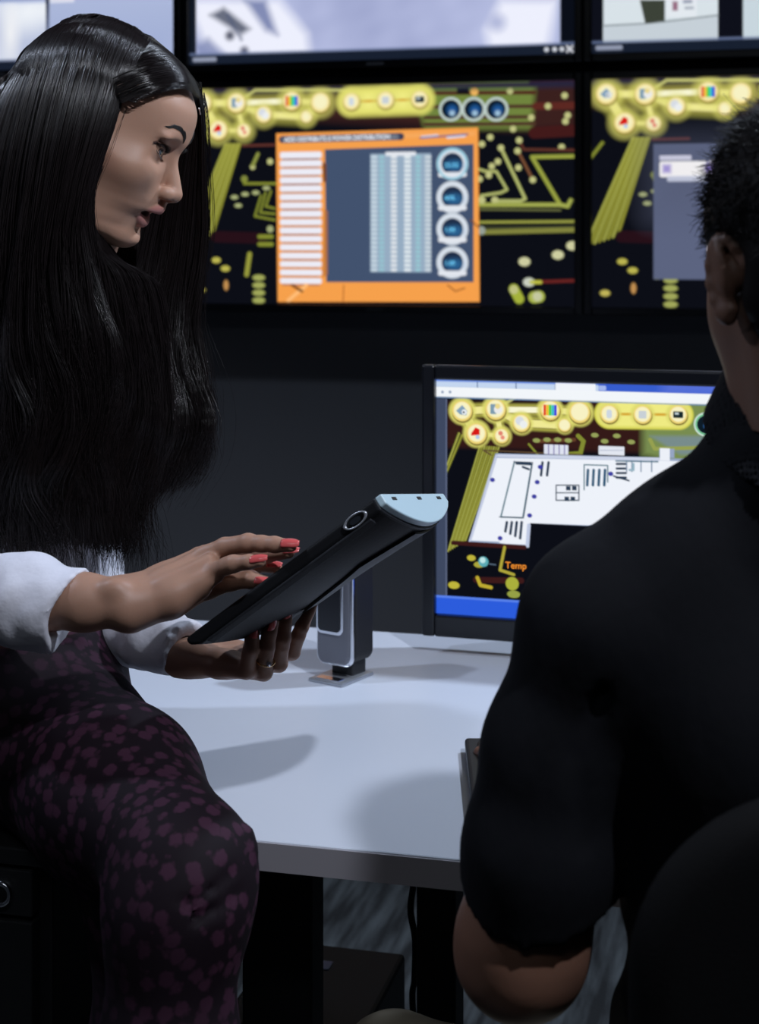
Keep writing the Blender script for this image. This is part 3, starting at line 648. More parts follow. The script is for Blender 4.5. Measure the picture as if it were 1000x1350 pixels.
dpic = desk_picture(); dpic.grid('screen', mroot, Matrix.Translation(mloc(0, .0015, 0)), 1.0)
tx, tz = dm(669, 745.5); text('screen_text', 'Temp', .0125, Matrix.Translation(mloc(tx/1000, .0005, -tz/1000)) @ UP, M_TXTO, mroot, .00012)

# small silver terminal on a metal foot
tp = pw(452, 899, 2.07); term = empty('desk_terminal', (tp.x, tp.y, DZ), 'silver and black upright desk terminal on a square metal foot', 'desktop device', rotz=YAW-.60)
boxes('foot_plate', [(-.027, .027, -.040, .032, 0, .005)], M_SILVER, term, bev=.002)
boxes('foot_slot', [(-.018, .018, -.036, -.022, .005, .0062)], M_CHROME, term, bev=.0004)
prism('neck', rrect(.034, .03, .004, cz=.016), .03, M_GREY, term, .002, Matrix.Translation((0, -.002, 0)))
prism('body', rrect(.050, .150, .014, cz=.097), .040, M_BLACK, term, .003, Matrix.Translation((.004, -.012, 0)))
prism('front_shell', rrect(.050, .150, .012, cz=.097), .012, mat('grey_metallic_plastic', (.16, .165, .19), .35, metal=.5), term, .003, Matrix.Translation((0, -.024, 0)))
prism('edge_trim', rrect(.057, .154, .012, cz=.097), .006, M_CHROME, term, .002, Matrix.Translation((.0005, -.020, 0)))
prism('display_frame', rrect(.042, .074, .008, cz=.098), .003, M_CHROME, term, .001, Matrix.Translation((-.003, -.0265, 0)))
prism('display', rrect(.035, .066, .006, cz=.098), .002, M_BEZEL, term, .0005, Matrix.Translation((-.003, -.0280, 0)))

# keyboard
k0 = onz(612, 967, DZ+.02); k1 = onz(622, 1062, DZ+.012)
KR = YAW-.02; k1 = onz(622, 1058, DZ+.018)
kb = empty('keyboard', ((k0[0]+k1[0])/2+.22*math.cos(KR), (k0[1]+k1[1])/2+.22*math.sin(KR), DZ), 'black keyboard on the desk under the man\'s hand', 'keyboard', rotz=KR)
kd = math.hypot(k0[0]-k1[0], k0[1]-k1[1])
boxes('case', [(-.22, .22, -kd/2, kd/2, 0.004, .016)], M_BLACK, kb, bev=.004, seg=3)
boxes('foot', [(-.2, -.17, kd/2-.03, kd/2-.01, 0, .006)], M_BLACKM, kb); boxes('foot', [(-.2, -.17, -kd/2+.01, -kd/2+.03, 0, .006)], M_BLACKM, kb)
boxes('foot', [(.17, .2, kd/2-.03, kd/2-.01, 0, .006)], M_BLACKM, kb); boxes('foot', [(.17, .2, -kd/2+.01, -kd/2+.03, 0, .006)], M_BLACKM, kb)
key0 = None
for r in range(5):
    for cidx in range(16):
        lx, ly = -.195+cidx*.026, -kd/2+.025+r*(kd-.05)/4.2
        if key0 is None:
            key0 = boxes('key', [(-.0120, .0120, -.0105, .0105, 0, .004)], mat('black_key', (.010, .010, .012), .4), kb, bev=.002); k = key0
        else: k = key0.copy(); COL.objects.link(k); k.parent = kb
        k.location = (lx, ly, .015)

# under the desk
cp = pw(508, 1262, 2.0); TZ = .36
tower = empty('computer_tower', (cp.x-.098, 1.955, 0), 'black computer tower standing on the carpet under the desk', 'computer')
boxes('case', [(-.09, .09, -.11, .13, 0.0, TZ)], M_BLACKM, tower, bev=.006)
boxes('front_panel', [(-.085, .085, -.118, -.109, .02, TZ-.01)], M_BEZEL, tower, bev=.003)
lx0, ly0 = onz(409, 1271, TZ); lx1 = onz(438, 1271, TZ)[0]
boxes('reflection_patch', [(lx0-tower.location.x, lx1-tower.location.x, ly0-1.955-.012, ly0-1.955+.012, TZ-.001, TZ+.0015)], mat('reflection_patch_paint', (.45, .50, .8), .5), tower, bev=.0005)  # pale patch painted in for a reflection on the tower top
cab = [pw(545, 1165, 1.9), pw(541, 1200, 1.88), pw(547, 1240, 1.88), pw(546, 1290, 1.9), pw(544, 1330, 1.9), pw(560, 1480, 1.9)]
cab = cr(np.array([list(v) for v in cab]), 40); cab = np.vstack([cab, [[cab[-1][0]+.02, cab[-1][1], .006]]])
tag(tubes('cable', [(cab, .004)], M_BLACKM, None, 8), 'thin black cable hanging below the desk beside the right-hand post', 'cable')

# pedestal cabinet the woman sits on
PZ = .735; cr_ = onz(76, 1123, PZ)
ped = empty('pedestal_cabinet', (cr_[0]-.30, cr_[1]+.133, 0), 'dark grey drawer cabinet with round lock under the seated woman', 'cabinet')
boxes('top', [(-.31, .30, -.133, .133, PZ-.018, PZ)], M_GREY, ped, bev=.003)
boxes('body', [(-.30, .285, -.113, .13, 0, PZ-.018)], M_BLACKM, ped, bev=.003)
for i, (a, b) in enumerate(((PZ-.067, PZ-.022), (PZ-.36, PZ-.072), (.03, PZ-.365))):
    dr = boxes('drawer', [(-.295, .272, -.131, -.112, a, b)], M_GREY, ped, bev=.002)
lp = pw(4, 1140, cr_[1]); 
def disc_obj(name, r, depth, m, parent, loc, n=32, ring=None):
    V, Fs = [], []
    prof = [(0, 0), (r*.92, 0), (r, depth*.2), (r, depth)] if ring is None else [(ring, depth), (ring, 0), (r, 0), (r, depth)]
    for rr, y in prof:
        for i in range(n): V.append((rr*math.cos(2*math.pi*i/n), y, rr*math.sin(2*math.pi*i/n)))
    Fs = [(a*n+i, a*n+(i+1) % n, (a+1)*n+(i+1) % n, (a+1)*n+i) for a in range(len(prof)-1) for i in range(n)]
    o = mesh_obj(name, V, Fs, m, parent); o.location = loc; return o
lx = W3(((2-500)/FPX, 1, 0)); lx = lx.x/lx.y*cr_[1]-ped.location.x
disc_obj('lock', .0085, .006, M_BLACK, ped, (lx, -.135, PZ-.045)); disc_obj('lock_ring', .012, .008, M_CHROME, ped, (lx, -.138, PZ-.045), ring=.0085)

# ------------------------------------------------------------------ tablet
def basis(L, Wd):
    L = np.array(L)/np.linalg.norm(L); Wd = np.array(Wd)-L*np.dot(L, Wd); Wd /= np.linalg.norm(Wd); return L, Wd, np.cross(L, Wd)
tl0 = pt(243, 842, 1.475); tl1 = pt(497, 654, 1.425)
TL, TW, TN = basis(tl1-tl0, (.050, .158, -.034)); TLEN = float(np.linalg.norm(tl1-tl0)); TWID = .168
def T3(u, v, w):       # along length, across width, towards the screen side; metres
    return W3(tl0+TL*u+TW*v+TN*w)
tab = empty('tablet', T3(TLEN/2, TWID/2, 0), 'tablet in a thick black case held up by the woman', 'tablet')
T0 = T3(TLEN/2, TWID/2, 0); Mt = Matrix.Identity(4)
for i, ax in enumerate((TL, TW, TN)):
    w = W3(ax)
    for j in range(3): Mt[j][i] = w[j]
def tab_prism(name, prof, u0, u1, m, bev=.002, smooth=False):
    "prof: loop of (v,w) across the tablet, run along its length"
    n = len(prof); V = []
    for u in (u0, u1):
        for v, w in prof: V.append(T3(u, v, w)-T0)
    Fs = [tuple(range(n-1, -1, -1)), tuple(range(n, 2*n))] + [(i, (i+1) % n, (i+1) % n+n, i+n) for i in range(n)]
    o = mesh_obj(name, V, Fs, m, tab, smooth=smooth)
    if bev: bevel_mod(o, bev, 3)
    return o
# section: flat screen side, belly below that grows deeper towards the top end
def section(depth, edge=.010, n=18, inset=0.0):
    P = [(inset, 0), (inset, -edge)]
    for i in range(1, n): t = i/n; P.append((inset+(TWID-2*inset)*t, -edge-(depth-edge)*math.sin(math.pi*t)**.8))
    return P+[(TWID-inset, -edge), (TWID-inset, 0)]
M_CASE = mat('black_rubber_case', (0.006, 0.0065, 0.008), 0.6, spec=.18, bump=(500, .25, .0008, (1, 1, 1)))
M_CASE2 = mat('dark_case_back', (0.018, 0.020, 0.025), 0.55, spec=.35, bump=(500, .4, .0008, (1, 1, 1)))
us = np.linspace(0, 1, 22); secs = []
for t in us:
    e = .013; dep = .015+.017*t**1.2; secs.append([(v, w) for v, w in section(dep, e)])
V, Fs = [], []; n = len(secs[0])
for t, s_ in zip(us, secs):
    rnd = .006*max(0, 1-t/.04)**2
    for v, w in s_: V.append(T3(t*TLEN*.985, v, min(w+rnd, 0)-rnd*0)-T0)
Fs += [tuple(range(n-1, -1, -1)), tuple(range((len(us)-1)*n, len(us)*n))]
for a in range(len(us)-1):
    for i in range(n): Fs.append((a*n+i, a*n+(i+1) % n, (a+1)*n+(i+1) % n, (a+1)*n+i))
o = mesh_obj('case', V, Fs, M_CASE, tab, smooth=False); bevel_mod(o, .0035, 4)
tab_prism('end_cap', section(.0325, .010), TLEN*.985, TLEN+.004, mat('pale_blue_plastic', (.50, .66, .74), .35), .0015)
tab_prism('end_trim', section(.034, .012), TLEN*.972, TLEN*.985, M_CASE2, .001)
for v in (.02, .085, .14): tab_prism('slot', [(v, -.004), (v+.010, -.004), (v+.010, -.007), (v, -.007)], TLEN+.0035, TLEN+.0046, M_BLACK, 0)
tab_prism('glass', [(.008, .0015), (TWID-.008, .0015), (TWID-.008, 0), (.008, 0)], .008, TLEN-.008, M_BEZEL, .0008)
# side rail, connector and the folded stand flap under the case
tab_prism('side_rail', [(-.0012, -.0128), (-.0012, -.0150), (.006, -.0185), (.006, -.0128)], .02, TLEN*.93, M_CASE2, .0006)
V, Fs = [], []; fu = np.linspace(.22, .945, 14); nv_ = 9
for t in fu:
    e = .013; dep = .015+.017*t**1.2; v0 = .150-.075*min(1, (t-.22)/.45)
    for j in range(nv_):
        v = v0+(.163-v0)*j/(nv_-1); V.append(T3(t*TLEN, v, -e-(dep-e)*math.sin(math.pi*v/TWID)**.8-.0022)-T0)
for a in range(len(fu)-1):
    for j in range(nv_-1): Fs.append((a*nv_+j, a*nv_+j+1, (a+1)*nv_+j+1, (a+1)*nv_+j))
o = mesh_obj('stand_flap', V, Fs, M_CASE2, tab, smooth=False); sd = o.modifiers.new('thick', 'SOLIDIFY'); sd.thickness = .002; sd.offset = 0
cx_ = tl0+TL*TLEN*.875+TN*(-.0065)-TW*.001
V, Fs = [], []; 
for rr, off in ((.0105, 0), (.0105, .002), (.0085, .002), (.0085, .0)):
    for i in range(28):
        a = 2*math.pi*i/28; V.append(W3(cx_+TL*(rr*1.25*math.cos(a))+TN*(rr*.55*math.sin(a))-TW*off)-T0)
Fs = [(a*28+i, a*28+(i+1) % 28, (a+1)*28+(i+1) % 28, (a+1)*28+i) for a in range(3) for i in range(28)]
mesh_obj('port_ring', V, Fs, M_SILVER, tab)
V = [W3(cx_+TL*(.006*math.cos(2*math.pi*i/20))+TN*(.0028*math.sin(2*math.pi*i/20))-TW*(.0012))-T0 for i in range(20)]
mesh_obj('port', V, [tuple(range(20))], M_CHROME, tab, smooth=False)

# ------------------------------------------------------------------ the woman
woman = empty('person', W3((-.30, 1.66, .735)), 'long-haired woman in a white blouse and plum floral trousers tapping a tablet', 'person')
WO = np.array(woman.location)
SK = np.array((0.46, 0.265, 0.185)); LIP = np.array((0.46, 0.185, 0.175)); DK = np.array((.09, .03, .028))
# --- head, modelled in millimetres: x forwards, y to her left, z up, origin at the nose root
HP, HYW, HS = math.radians(23), math.radians(7), 1.0245e-3
hf = np.array((math.cos(HYW)*math.cos(HP), -math.sin(HYW)*math.cos(HP), -math.sin(HP))); hl = np.array((math.sin(HYW), math.cos(HYW), 0)); hu = np.cross(hf, hl)
H0 = pt(235, 207, 1.66)
def head_room(V):
    V = np.asarray(V, float)*HS; C_ = H0+V[:, :1]*hf+V[:, 1:2]*hl+V[:, 2:3]*hu; return xf(C_)-WO
def head_local(P):    # camera-aligned -> local mm
    d = (np.asarray(P)-H0)/HS; return np.stack([d@hf, d@hl, d@hu], -1)

def build_face():
    h = 1.15; F_ = Field((-195, -86, -150), (28, 86, 112), h)
    F_.ell((-105, 0, 20), (78, 69, 76), 10); F_.ell((-50, 0, 30), (46.5, 60, 52), 22); F_.ell((-92, 0, 30), (80, 68, 62), 15)
    # face body
    zk = [-116, -106, -98, -91, -85, -80, -71, -60, -50, -45, -32, -20, 0, 15, 24, 36, 48, 60]
    pk = [-40, -20, -13, -12.5, -14, -12, -9, 0.5, 1.5, 0.5, -2.5, -4, -5, 0, 1, -.6, -4, -12]
    wk = [32, 44, 53, 57.5, 59.5, 60.5, 61, 61.5, 62.5, 63, 65.5, 67, 66, 64, 63, 62, 60, 56]
    sl, X, Y, Z = F_.full(); z1 = F_.ax[2]
    P = np.interp(z1, zk, pk)[None, None, :]; Wd = np.interp(z1, zk, wk)[None, None, :]
    k = np.ones(5)/5; P[0, 0, 2:-2] = np.convolve(P[0, 0], k, 'valid'); Wd[0, 0, 2:-2] = np.convolve(Wd[0, 0], k, 'valid')
    xc = -80; ax_ = np.maximum(X-xc, 0)/(P-xc); ay = np.abs(Y)/Wd; p = 2.15
    r = (ax_**p+ay**p)**(1/p); d = (r-1)*np.minimum(P-xc, Wd)*.92
    low = (-107+np.maximum(0, -34-X)*.34)-Z; d = F_smax(d, low*.9, 12); d = F_smax(d, Z-52, 14); d = F_smax(d, -100-X, 14)
    F_.put(sl, d.astype(np.float32), 14)
    for s in (-1, 1):
        F_.ell((-36, s*42, -24), (25, 19, 17), 26)                  # cheekbone
        F_.ell((-9, s*27, 15), (9, 18, 5.5), 10)                    # brow ridge
        F_.ell((-2, s*31, .5), (10.5, 17, 12), 13, 'sub')           # socket
        F_.ell((-30, s*72, 18), (30, 10, 26), 16, 'sub')              # temple
    F_.cone((-7.5, 0, 14), (-9, 0, 0), 6.5, 5.4, 10); F_.cone((-9, 0, 0), (11.4, 0, -36.5), 5.4, 8.0, 7)
    F_.cone((12.5, 0, -40), (4, 0, -46.5), 4.5, 3.5, 3)
    for s in (-1, 1):
        F_.ell((4.6, s*10.0, -39), (9, 5.4, 6.4), 5); F_.cone((10, s*4, -37), (4, s*9.5, -38), 5.5, 5.5, 4)
        F_.ell((7, s*6.2, -45.5), (5.2, 2.7, 4.2), 1.6, 'sub')
        F_.cone((5.6, s*2.6, -49), (6.2, s*3.2, -53), 1.4, 1.4, 3)
    F_.ell((-23, 0, -93), (14, 21, 12), 18); F_.ell((-5, 0, -84.5), (5.5, 18, 4.0), 9, 'sub')
    # lips (parted)
    def mouth(y): return -14.5*(abs(y)/25)**1.9
    ys = np.linspace(-23, 23, 15)
    up = [(2.2+mouth(y), y, -57.0+(.9 if abs(abs(y)-4) < 2.5 else 0)-3.2*(abs(y)/23)**2, 4.6-3.0*(abs(y)/23)**1.4) for y in ys]
    lo_ = [(-9.4+mouth(y)*.50, y, -75.0+13.0*(abs(y)/23)**2.0, 5.5-3.9*(abs(y)/23)**1.6) for y in ys]
    gap = [(1.5+mouth(y)*.85, y, -65.6+3.5*(abs(y)/20)**2, 3.7-3.1*(abs(y)/21)**1.3) for y in np.linspace(-21, 21, 13)]
    F_.ell((-6, 0, -66), (9, 20, 7), 6, 'sub')
    F_.chain(up, 2.6); F_.chain(lo_, 2.6); F_.chain(gap, 1.2, 'sub')
    F_.chain([(-6+mouth(y)*.85, y, -65.6+3.5*(abs(y)/20)**2, 3.2-2.7*(abs(y)/21)**1.3) for y in np.linspace(-21, 21, 13)], 1.2, 'sub')
    # eyelids
    ex, ez, er = -20.5, 1.0, 12.5
    for s in (-1, 1):
        F_.ell((ex, s*31, ez), (14.2, 13.9, 14.0), 5)
        sl, X, Y, Z = F_.region((ex-2, s*31-20, ez-18), (ex+20, s*31+20, ez+18))
        x, y, z = X-ex, (Y-s*31)*s, Z-ez; az = np.degrees(np.arctan2(y, x)); el = np.degrees(np.arctan2(z, np.hypot(x, y)))
        q = np.clip((az-14)/62, -1, 1); mid = -8+az*.32; up_ = mid+25*(1-q*q)**.8; dn = mid-22*(1-q*q); 
        c = np.maximum(el-up_, dn-el)*.22; c = np.maximum(c, (np.abs(az-14)-62)*.22); R_ = np.sqrt(x*x+y*y+z*z)
        cs = np.maximum(c, 12.7-R_); F_.put(sl, cs.astype(np.float32), .6, 'sub')
        # crease above the lid
        for a0, a1 in zip(range(-34, 62, 8), range(-26, 70, 8)):
            def cp(a):
                e = math.radians(-8+a*.32+38*(1-((a-14)/74)**2)); a = math.radians(a); return np.array((ex+14.8*math.cos(e)*math.cos(a), s*(31+14.8*math.cos(e)*math.sin(a)), ez+14.8*math.sin(e)))
            F_.cone(cp(a0), cp(a1), .8, .8, 1.8, 'sub')
        # ear
        F_.ell((-94, s*70, -14), (15, 5, 27), 5, R=((1, s*.4, 0), (-s*.4, 1, 0), (0, 0, 1)))
    F_.cone((-98, 0, -40), (-84, 0, -150), 44, 46, 18)
    return F_, up, lo_, gap
def F_smax(a, b, k):
    q = np.maximum(k-np.abs(a-b), 0)/k; return np.maximum(a, b)+q*q*k*.25
FF, lip_u, lip_l, lip_g = build_face()
Vh, Qh = FF.mesh()
def chain_dist(V, ch):
    d = np.full(len(V), 1e9)
    for p, q in zip(ch[:-1], ch[1:]):
        a, b = np.array(p[:3]), np.array(q[:3]); ba = b-a; t = np.clip((V-a)@ba/(ba@ba), 0, 1); d = np.minimum(d, np.linalg.norm(V-a-t[:, None]*ba, axis=1)-(p[3]+(q[3]-p[3])*t))
    return d
ch_ = np.tile(SK, (len(Vh), 1))
near = (Vh[:, 0] > -30) & (Vh[:, 2] < -48) & (Vh[:, 2] > -86)
dl = np.full(len(Vh), 9.); dl[near] = np.minimum(chain_dist(Vh[near], lip_u), chain_dist(Vh[near], lip_l))
m = np.clip((1.7-dl)/1.1, 0, 1)[:, None]; ch_ = ch_*(1-m)+LIP*m
m = np.zeros(len(Vh)); m[near] = np.clip((-4.5-Vh[near, 0]-14*0-np.abs(Vh[near, 1])*.0)/3, 0, 1)*np.clip((4.6-np.abs(Vh[near, 2]+66))/1.5, 0, 1)*np.clip((19-np.abs(Vh[near, 1]))/4, 0, 1)
m = (m*(Vh[:, 0] < -7-0.012*Vh[:, 1]**2))[:, None]; ch_ = ch_*(1-m)+DK*m
# browner patch under the cheekbone; make-up: eye shadow round the lids
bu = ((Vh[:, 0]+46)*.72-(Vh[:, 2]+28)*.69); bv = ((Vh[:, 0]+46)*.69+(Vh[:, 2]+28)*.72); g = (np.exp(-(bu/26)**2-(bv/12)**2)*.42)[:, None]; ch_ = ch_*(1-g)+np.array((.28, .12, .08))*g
for s in (-1, 1):
    r = np.sqrt((Vh[:, 0]+20.5)**2+(Vh[:, 1]-s*31)**2+(Vh[:, 2]-1)**2); az = np.degrees(np.arctan2((Vh[:, 1]-s*31)*s, Vh[:, 0]+20)); el = np.degrees(np.arctan2(Vh[:, 2]-1, np.hypot(Vh[:, 0]+20, Vh[:, 1]-s*31)))
    q = np.clip((az-14)/63, -1, 1); up_ = -8+az*.32+25*(1-q*q)**.8; dn = -8+az*.32-22*(1-q*q)
    e = np.minimum(np.abs(el-up_)*.8, np.abs(el-dn)+5); w = np.clip((9-e)/6, 0, 1)*(r < 17)*(np.abs(az-14) < 68)*.9; w = w[:, None]; ch_ = ch_*(1-w)+np.array((.03, .015, .015))*w
    w = (np.clip((14-np.abs(el-up_-8))/10, 0, 1)*(r < 17)*(Vh[:, 0] > -24)*.35)[:, None]; ch_ = ch_*(1-w)+np.array((.22, .11, .09))*w

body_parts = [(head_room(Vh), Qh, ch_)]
# --- right hand and forearm
def to_pts(lst, sc_=1.0): return [(*pt(a, b, d), r*1e-3*sc_) for a, b, d, r in lst]
def hand_right():
    F_ = Field(pt(-40, 900, 1.46)-np.array((.02, .06, 0)), pt(415, 660, 1.60)+np.array((.02, .0, .02)), .0015)
    k = .010
    F_.chain(to_pts([(-30, 789, 1.52, 27), (60, 792, 1.475, 26), (112, 794, 1.463, 25), (160, 796, 1.457, 21.5)]), k)
    F_.chain(to_pts([(158, 790, 1.475, 19), (178, 788, 1.485, 18)]), k)
    for c in ([(165, 790, 1.478, 18), (215, 765, 1.495, 13.5), (262, 735, 1.515, 9.5)], [(165, 790, 1.47, 19), (218, 768, 1.482, 14), (268, 735, 1.494, 10)],
              [(168, 797, 1.458, 19), (222, 774, 1.468, 14), (277, 744, 1.476, 9.5)], [(170, 803, 1.455, 18), (228, 786, 1.458, 14), (283, 757, 1.462, 8.8)],
              [(175, 806, 1.462, 17), (225, 792, 1.465, 14), (262, 775, 1.470, 11)]):
        F_.chain(to_pts(c), k)
    fk = .0035
    F_.chain(to_pts([(268, 733, 1.488, 9.0), (296, 721, 1.482, 8.4), (327, 716, 1.470, 8.6), (345, 717, 1.462, 7.4), (362, 718, 1.456, 7.2), (383, 719.5, 1.448, 5.8)]), fk)   # ring
    F_.chain(to_pts([(281, 754, 1.462, 8.4), (299, 746, 1.452, 7.6), (307, 743.5, 1.448, 7.8), (328, 741, 1.440, 6.4), (343, 740, 1.436, 5.2)]), fk)                       # little
    F_.chain(to_pts([(268, 736, 1.500, 9.2), (300, 728, 1.512, 8.6), (325, 727, 1.510, 8.6), (352, 731, 1.496, 7.6), (380, 728, 1.478, 6.0)]), fk)                      # middle
    F_.chain(to_pts([(262, 735, 1.515, 9.2), (298, 735, 1.545, 8.4), (322, 741, 1.545, 8.2), (342, 745, 1.530, 7.2), (364, 748, 1.508, 5.8)]), fk)                      # index
    F_.chain(to_pts([(190, 800, 1.48, 15), (235, 788, 1.505, 13), (275, 775, 1.52, 10.5)]), .012)
    F_.chain(to_pts([(275, 775, 1.52, 10.0), (305, 766, 1.515, 9.0), (330, 764, 1.505, 8.2), (352, 769, 1.495, 6.4)]), .004)                                         # thumb
    # knuckle tendons
    for c in ([(200, 757, 1.485, 3), (262, 728, 1.508, 3.5)], [(205, 762, 1.468, 3), (268, 729, 1.488, 3.5)], [(210, 771, 1.455, 3), (276, 738, 1.470, 3.5)]): F_.chain(to_pts(c), .008)
    F_.ell(pt(150, 776, 1.447), (.011, .009, .009), .010)             # wrist bone
    V, Q = F_.mesh(); return V, Q
def hand_left():
    F_ = Field(pt(120, 935, 1.50)-np.array((.03, .03, 0)), pt(435, 700, 1.78)+np.array((.02, .03, .02)), .0015)
    k = .009
    F_.chain(to_pts([(135, 802, 1.76, 22), (200, 845, 1.66, 20), (240, 867, 1.615, 18.5), (262, 870, 1.60, 16.5)]), k)
    F_.chain(to_pts([(236, 876, 1.61, 9), (250, 880, 1.60, 8)]), .008)
    for c in ([(250, 868, 1.602, 15.5), (290, 876, 1.578, 12.5), (325, 884, 1.560, 8.6)], [(252, 868, 1.61, 15), (300, 875, 1.59, 12.5), (348, 886, 1.570, 8.8)],
              [(252, 866, 1.62, 15), (310, 870, 1.61, 12), (368, 875, 1.585, 8.8)], [(252, 864, 1.63, 14.5), (310, 862, 1.63, 12), (385, 860, 1.605, 8.2)]): F_.chain(to_pts(c), k)
    fk = .0022
    F_.chain(to_pts([(325, 884, 1.560, 8.4), (328.5, 863, 1.553, 7.4), (330.5, 856, 1.551, 7.7), (332, 842, 1.552, 6.9), (334, 834, 1.556, 5.7)]), fk)
    F_.chain(to_pts([(347, 886, 1.570, 8.8), (350, 862, 1.560, 7.7), (351.5, 853, 1.558, 8.1), (355, 834, 1.558, 7.3), (360, 820, 1.562, 5.9)]), fk)
    F_.chain(to_pts([(367, 874, 1.585, 8.6), (371, 852, 1.576, 7.7), (372.5, 842, 1.573, 8.0), (375, 822, 1.575, 7.2), (378, 804, 1.580, 6.0)]), fk)
    F_.chain(to_pts([(385, 859, 1.605, 8.2), (393, 838, 1.597, 7.2), (398, 826, 1.595, 7.0), (408, 806, 1.600, 5.2), (416.5, 791, 1.607, 3.6)]), fk)
    F_.chain(to_pts([(262, 862, 1.625, 13), (285, 838, 1.665, 11), (305, 815, 1.685, 9.0), (322, 795, 1.69, 7)]), .008)
    return F_.mesh()
for V, Q in (hand_right(), hand_left()):
    c = np.tile(SK*np.array((.82, .80, .80)), (len(V), 1)); body_parts.append((xf(V)-WO, Q, c))  # hands darker than the face: weaker light put into the skin colour
# --- the rest of the body under the clothes
def body_core():
    F_ = Field((-.75, 1.10, .02), (.06, 2.02, 1.56), .008)
    P = lambda *a: tuple(pt(*a[:3]))
    F_.cone(P(100, 300, 1.70), P(52, 420, 1.72), .050, .052, .03); F_.cone(P(-50, 470, 1.62), P(120, 470, 1.84), .055, .055, .04)
    F_.cone(P(15, 520, 1.73), P(0, 700, 1.73), .10, .095, .05); F_.cone(P(0, 700, 1.73), P(15, 850, 1.70), .095, .085, .05); F_.cone(P(0, 930, 1.66), P(35, 930, 1.78), .085, .085, .05)
    F_.chain([(*P(-55, 475, 1.61), .05), (*P(-110, 780, 1.60), .036), (*P(10, 791, 1.50), .026)], .02)
    F_.chain([(*P(125, 475, 1.85), .05), (*P(70, 770, 1.88), .036), (*P(170, 838, 1.69), .025)], .02)
    for a in ([(40, 955, 1.68, 80), (240, 1148, 1.375, 52), (228, 1420, 1.35, 45), (222, 1640, 1.36, 34)], [(20, 950, 1.80, 80), (215, 1128, 1.52, 50), (200, 1400, 1.47, 44), (195, 1600, 1.49, 32)]):
        F_.chain([(*pt(x, y, d), r*1e-3) for x, y, d, r in a], .02)
    return F_.mesh()
V, Q = body_core(); body_parts.append((xf(V)-WO, Q, np.tile(SK, (len(V), 1))))
def join_parts(name, parts, m, parent):
    Vs, Qs, Cs, b = [], [], [], 0
    for V, Q, c in parts: Vs.append(V); Qs.append(Q+b); Cs.append(c); b += len(V)
    return mesh_obj(name, np.concatenate(Vs), np.concatenate(Qs), m, parent, cols=np.concatenate(Cs))
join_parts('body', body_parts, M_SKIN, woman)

# --- eyes, lashes, brows
def ball(center, r, gaze_el, gaze_az, n=48):
    V, C = [], []
    ge, ga = math.radians(gaze_el), math.radians(gaze_az); g = np.array((math.cos(ge)*math.cos(ga), math.cos(ge)*math.sin(ga), math.sin(ge)))
    for i in range(n+1):
        for j in range(2*n):
            t, p = math.pi*i/n, math.pi*j/n; d = np.array((math.sin(t)*math.cos(p), math.sin(t)*math.sin(p), math.cos(t))); a = math.degrees(math.acos(np.clip(d@g, -1, 1)))
            V.append(center+r*d*(1+.05*max(0, 1-(a/28)**2)))
            C.append((.006,)*3 if a < 11 else ((.07, .05, .045) if a < 27 else ((.012, .010, .010) if a < 31 else (.55, .53, .56))))
    Fs = [(i*2*n+j, (i+1)*2*n+j, (i+1)*2*n+(j+1) % (2*n), i*2*n+(j+1) % (2*n)) for i in range(n) for j in range(2*n)]
    return np.array(V), np.array(Fs), np.array(C)
for s in (-1, 1):
    V, Fs, C_ = ball(np.array((-20.5, s*31, 1.0)), 12.4, -10, -26); mesh_obj('eye', head_room(V), Fs, M_EYE, woman, cols=C_)
for s in (-1, 1):
    lash = []
    for i in range(70):
        a = -30+96*i/69+rng.normal()*1.0; q = np.clip((a-14)/62, -1, 1); e = math.radians(-8+a*.32+25*(1-q*q)**.8+1); ar = math.radians(a)
        d0 = np.array((math.cos(e)*math.cos(ar), s*math.cos(e)*math.sin(ar), math.sin(e))); b0 = np.array((-20.5, s*31, 1.0))+13.6*d0
        Lh = 6.2*(.6+.4*min(1, (a+40)/50)); out = np.array((1.0, s*(.15+.35*(a/45)), -.28)); pts_ = [b0+out*Lh*t+np.array((0, 0, 1))*Lh*.55*t*t for t in np.linspace(0, 1, 6)]
        lash.append((head_room(pts_), np.linspace(.34, .05, 6)*1e-3))
    for i in range(28):
        a = -20+76*i/27; q = np.clip((a-14)/62, -1, 1); e = math.radians(-8+a*.32-22*(1-q*q)); ar = math.radians(a)
        d0 = np.array((math.cos(e)*math.cos(ar), s*math.cos(e)*math.sin(ar), math.sin(e))); b0 = np.array((-20.5, s*31, 1.0))+13.4*d0
        pts_ = [b0+np.array((.7, s*.2, -.7))*3.2*t for t in np.linspace(0, 1, 4)]; lash.append((head_room(pts_), np.linspace(.22, .05, 4)*1e-3))
    tubes('eyelashes', lash, M_LASH, woman)
def surf_x(y, z, x0=20):
    iy = int(round((y-FF.lo[1])/FF.h)); iz = int(round((z-FF.lo[2])/FF.h)); col_ = FF.f[:, iy, iz]; i = np.nonzero(col_ < 0)[0].max()
    t = col_[i]/(col_[i]-col_[min(i+1, len(col_)-1)]) if i+1 < len(col_) else 0; return FF.lo[0]+FF.h*(i+t)
bk = cr([(11, 16.5, 0), (17, 22, 0), (25, 26.5, 0), (34, 28.0, 0), (42, 25.5, 0)], 100)
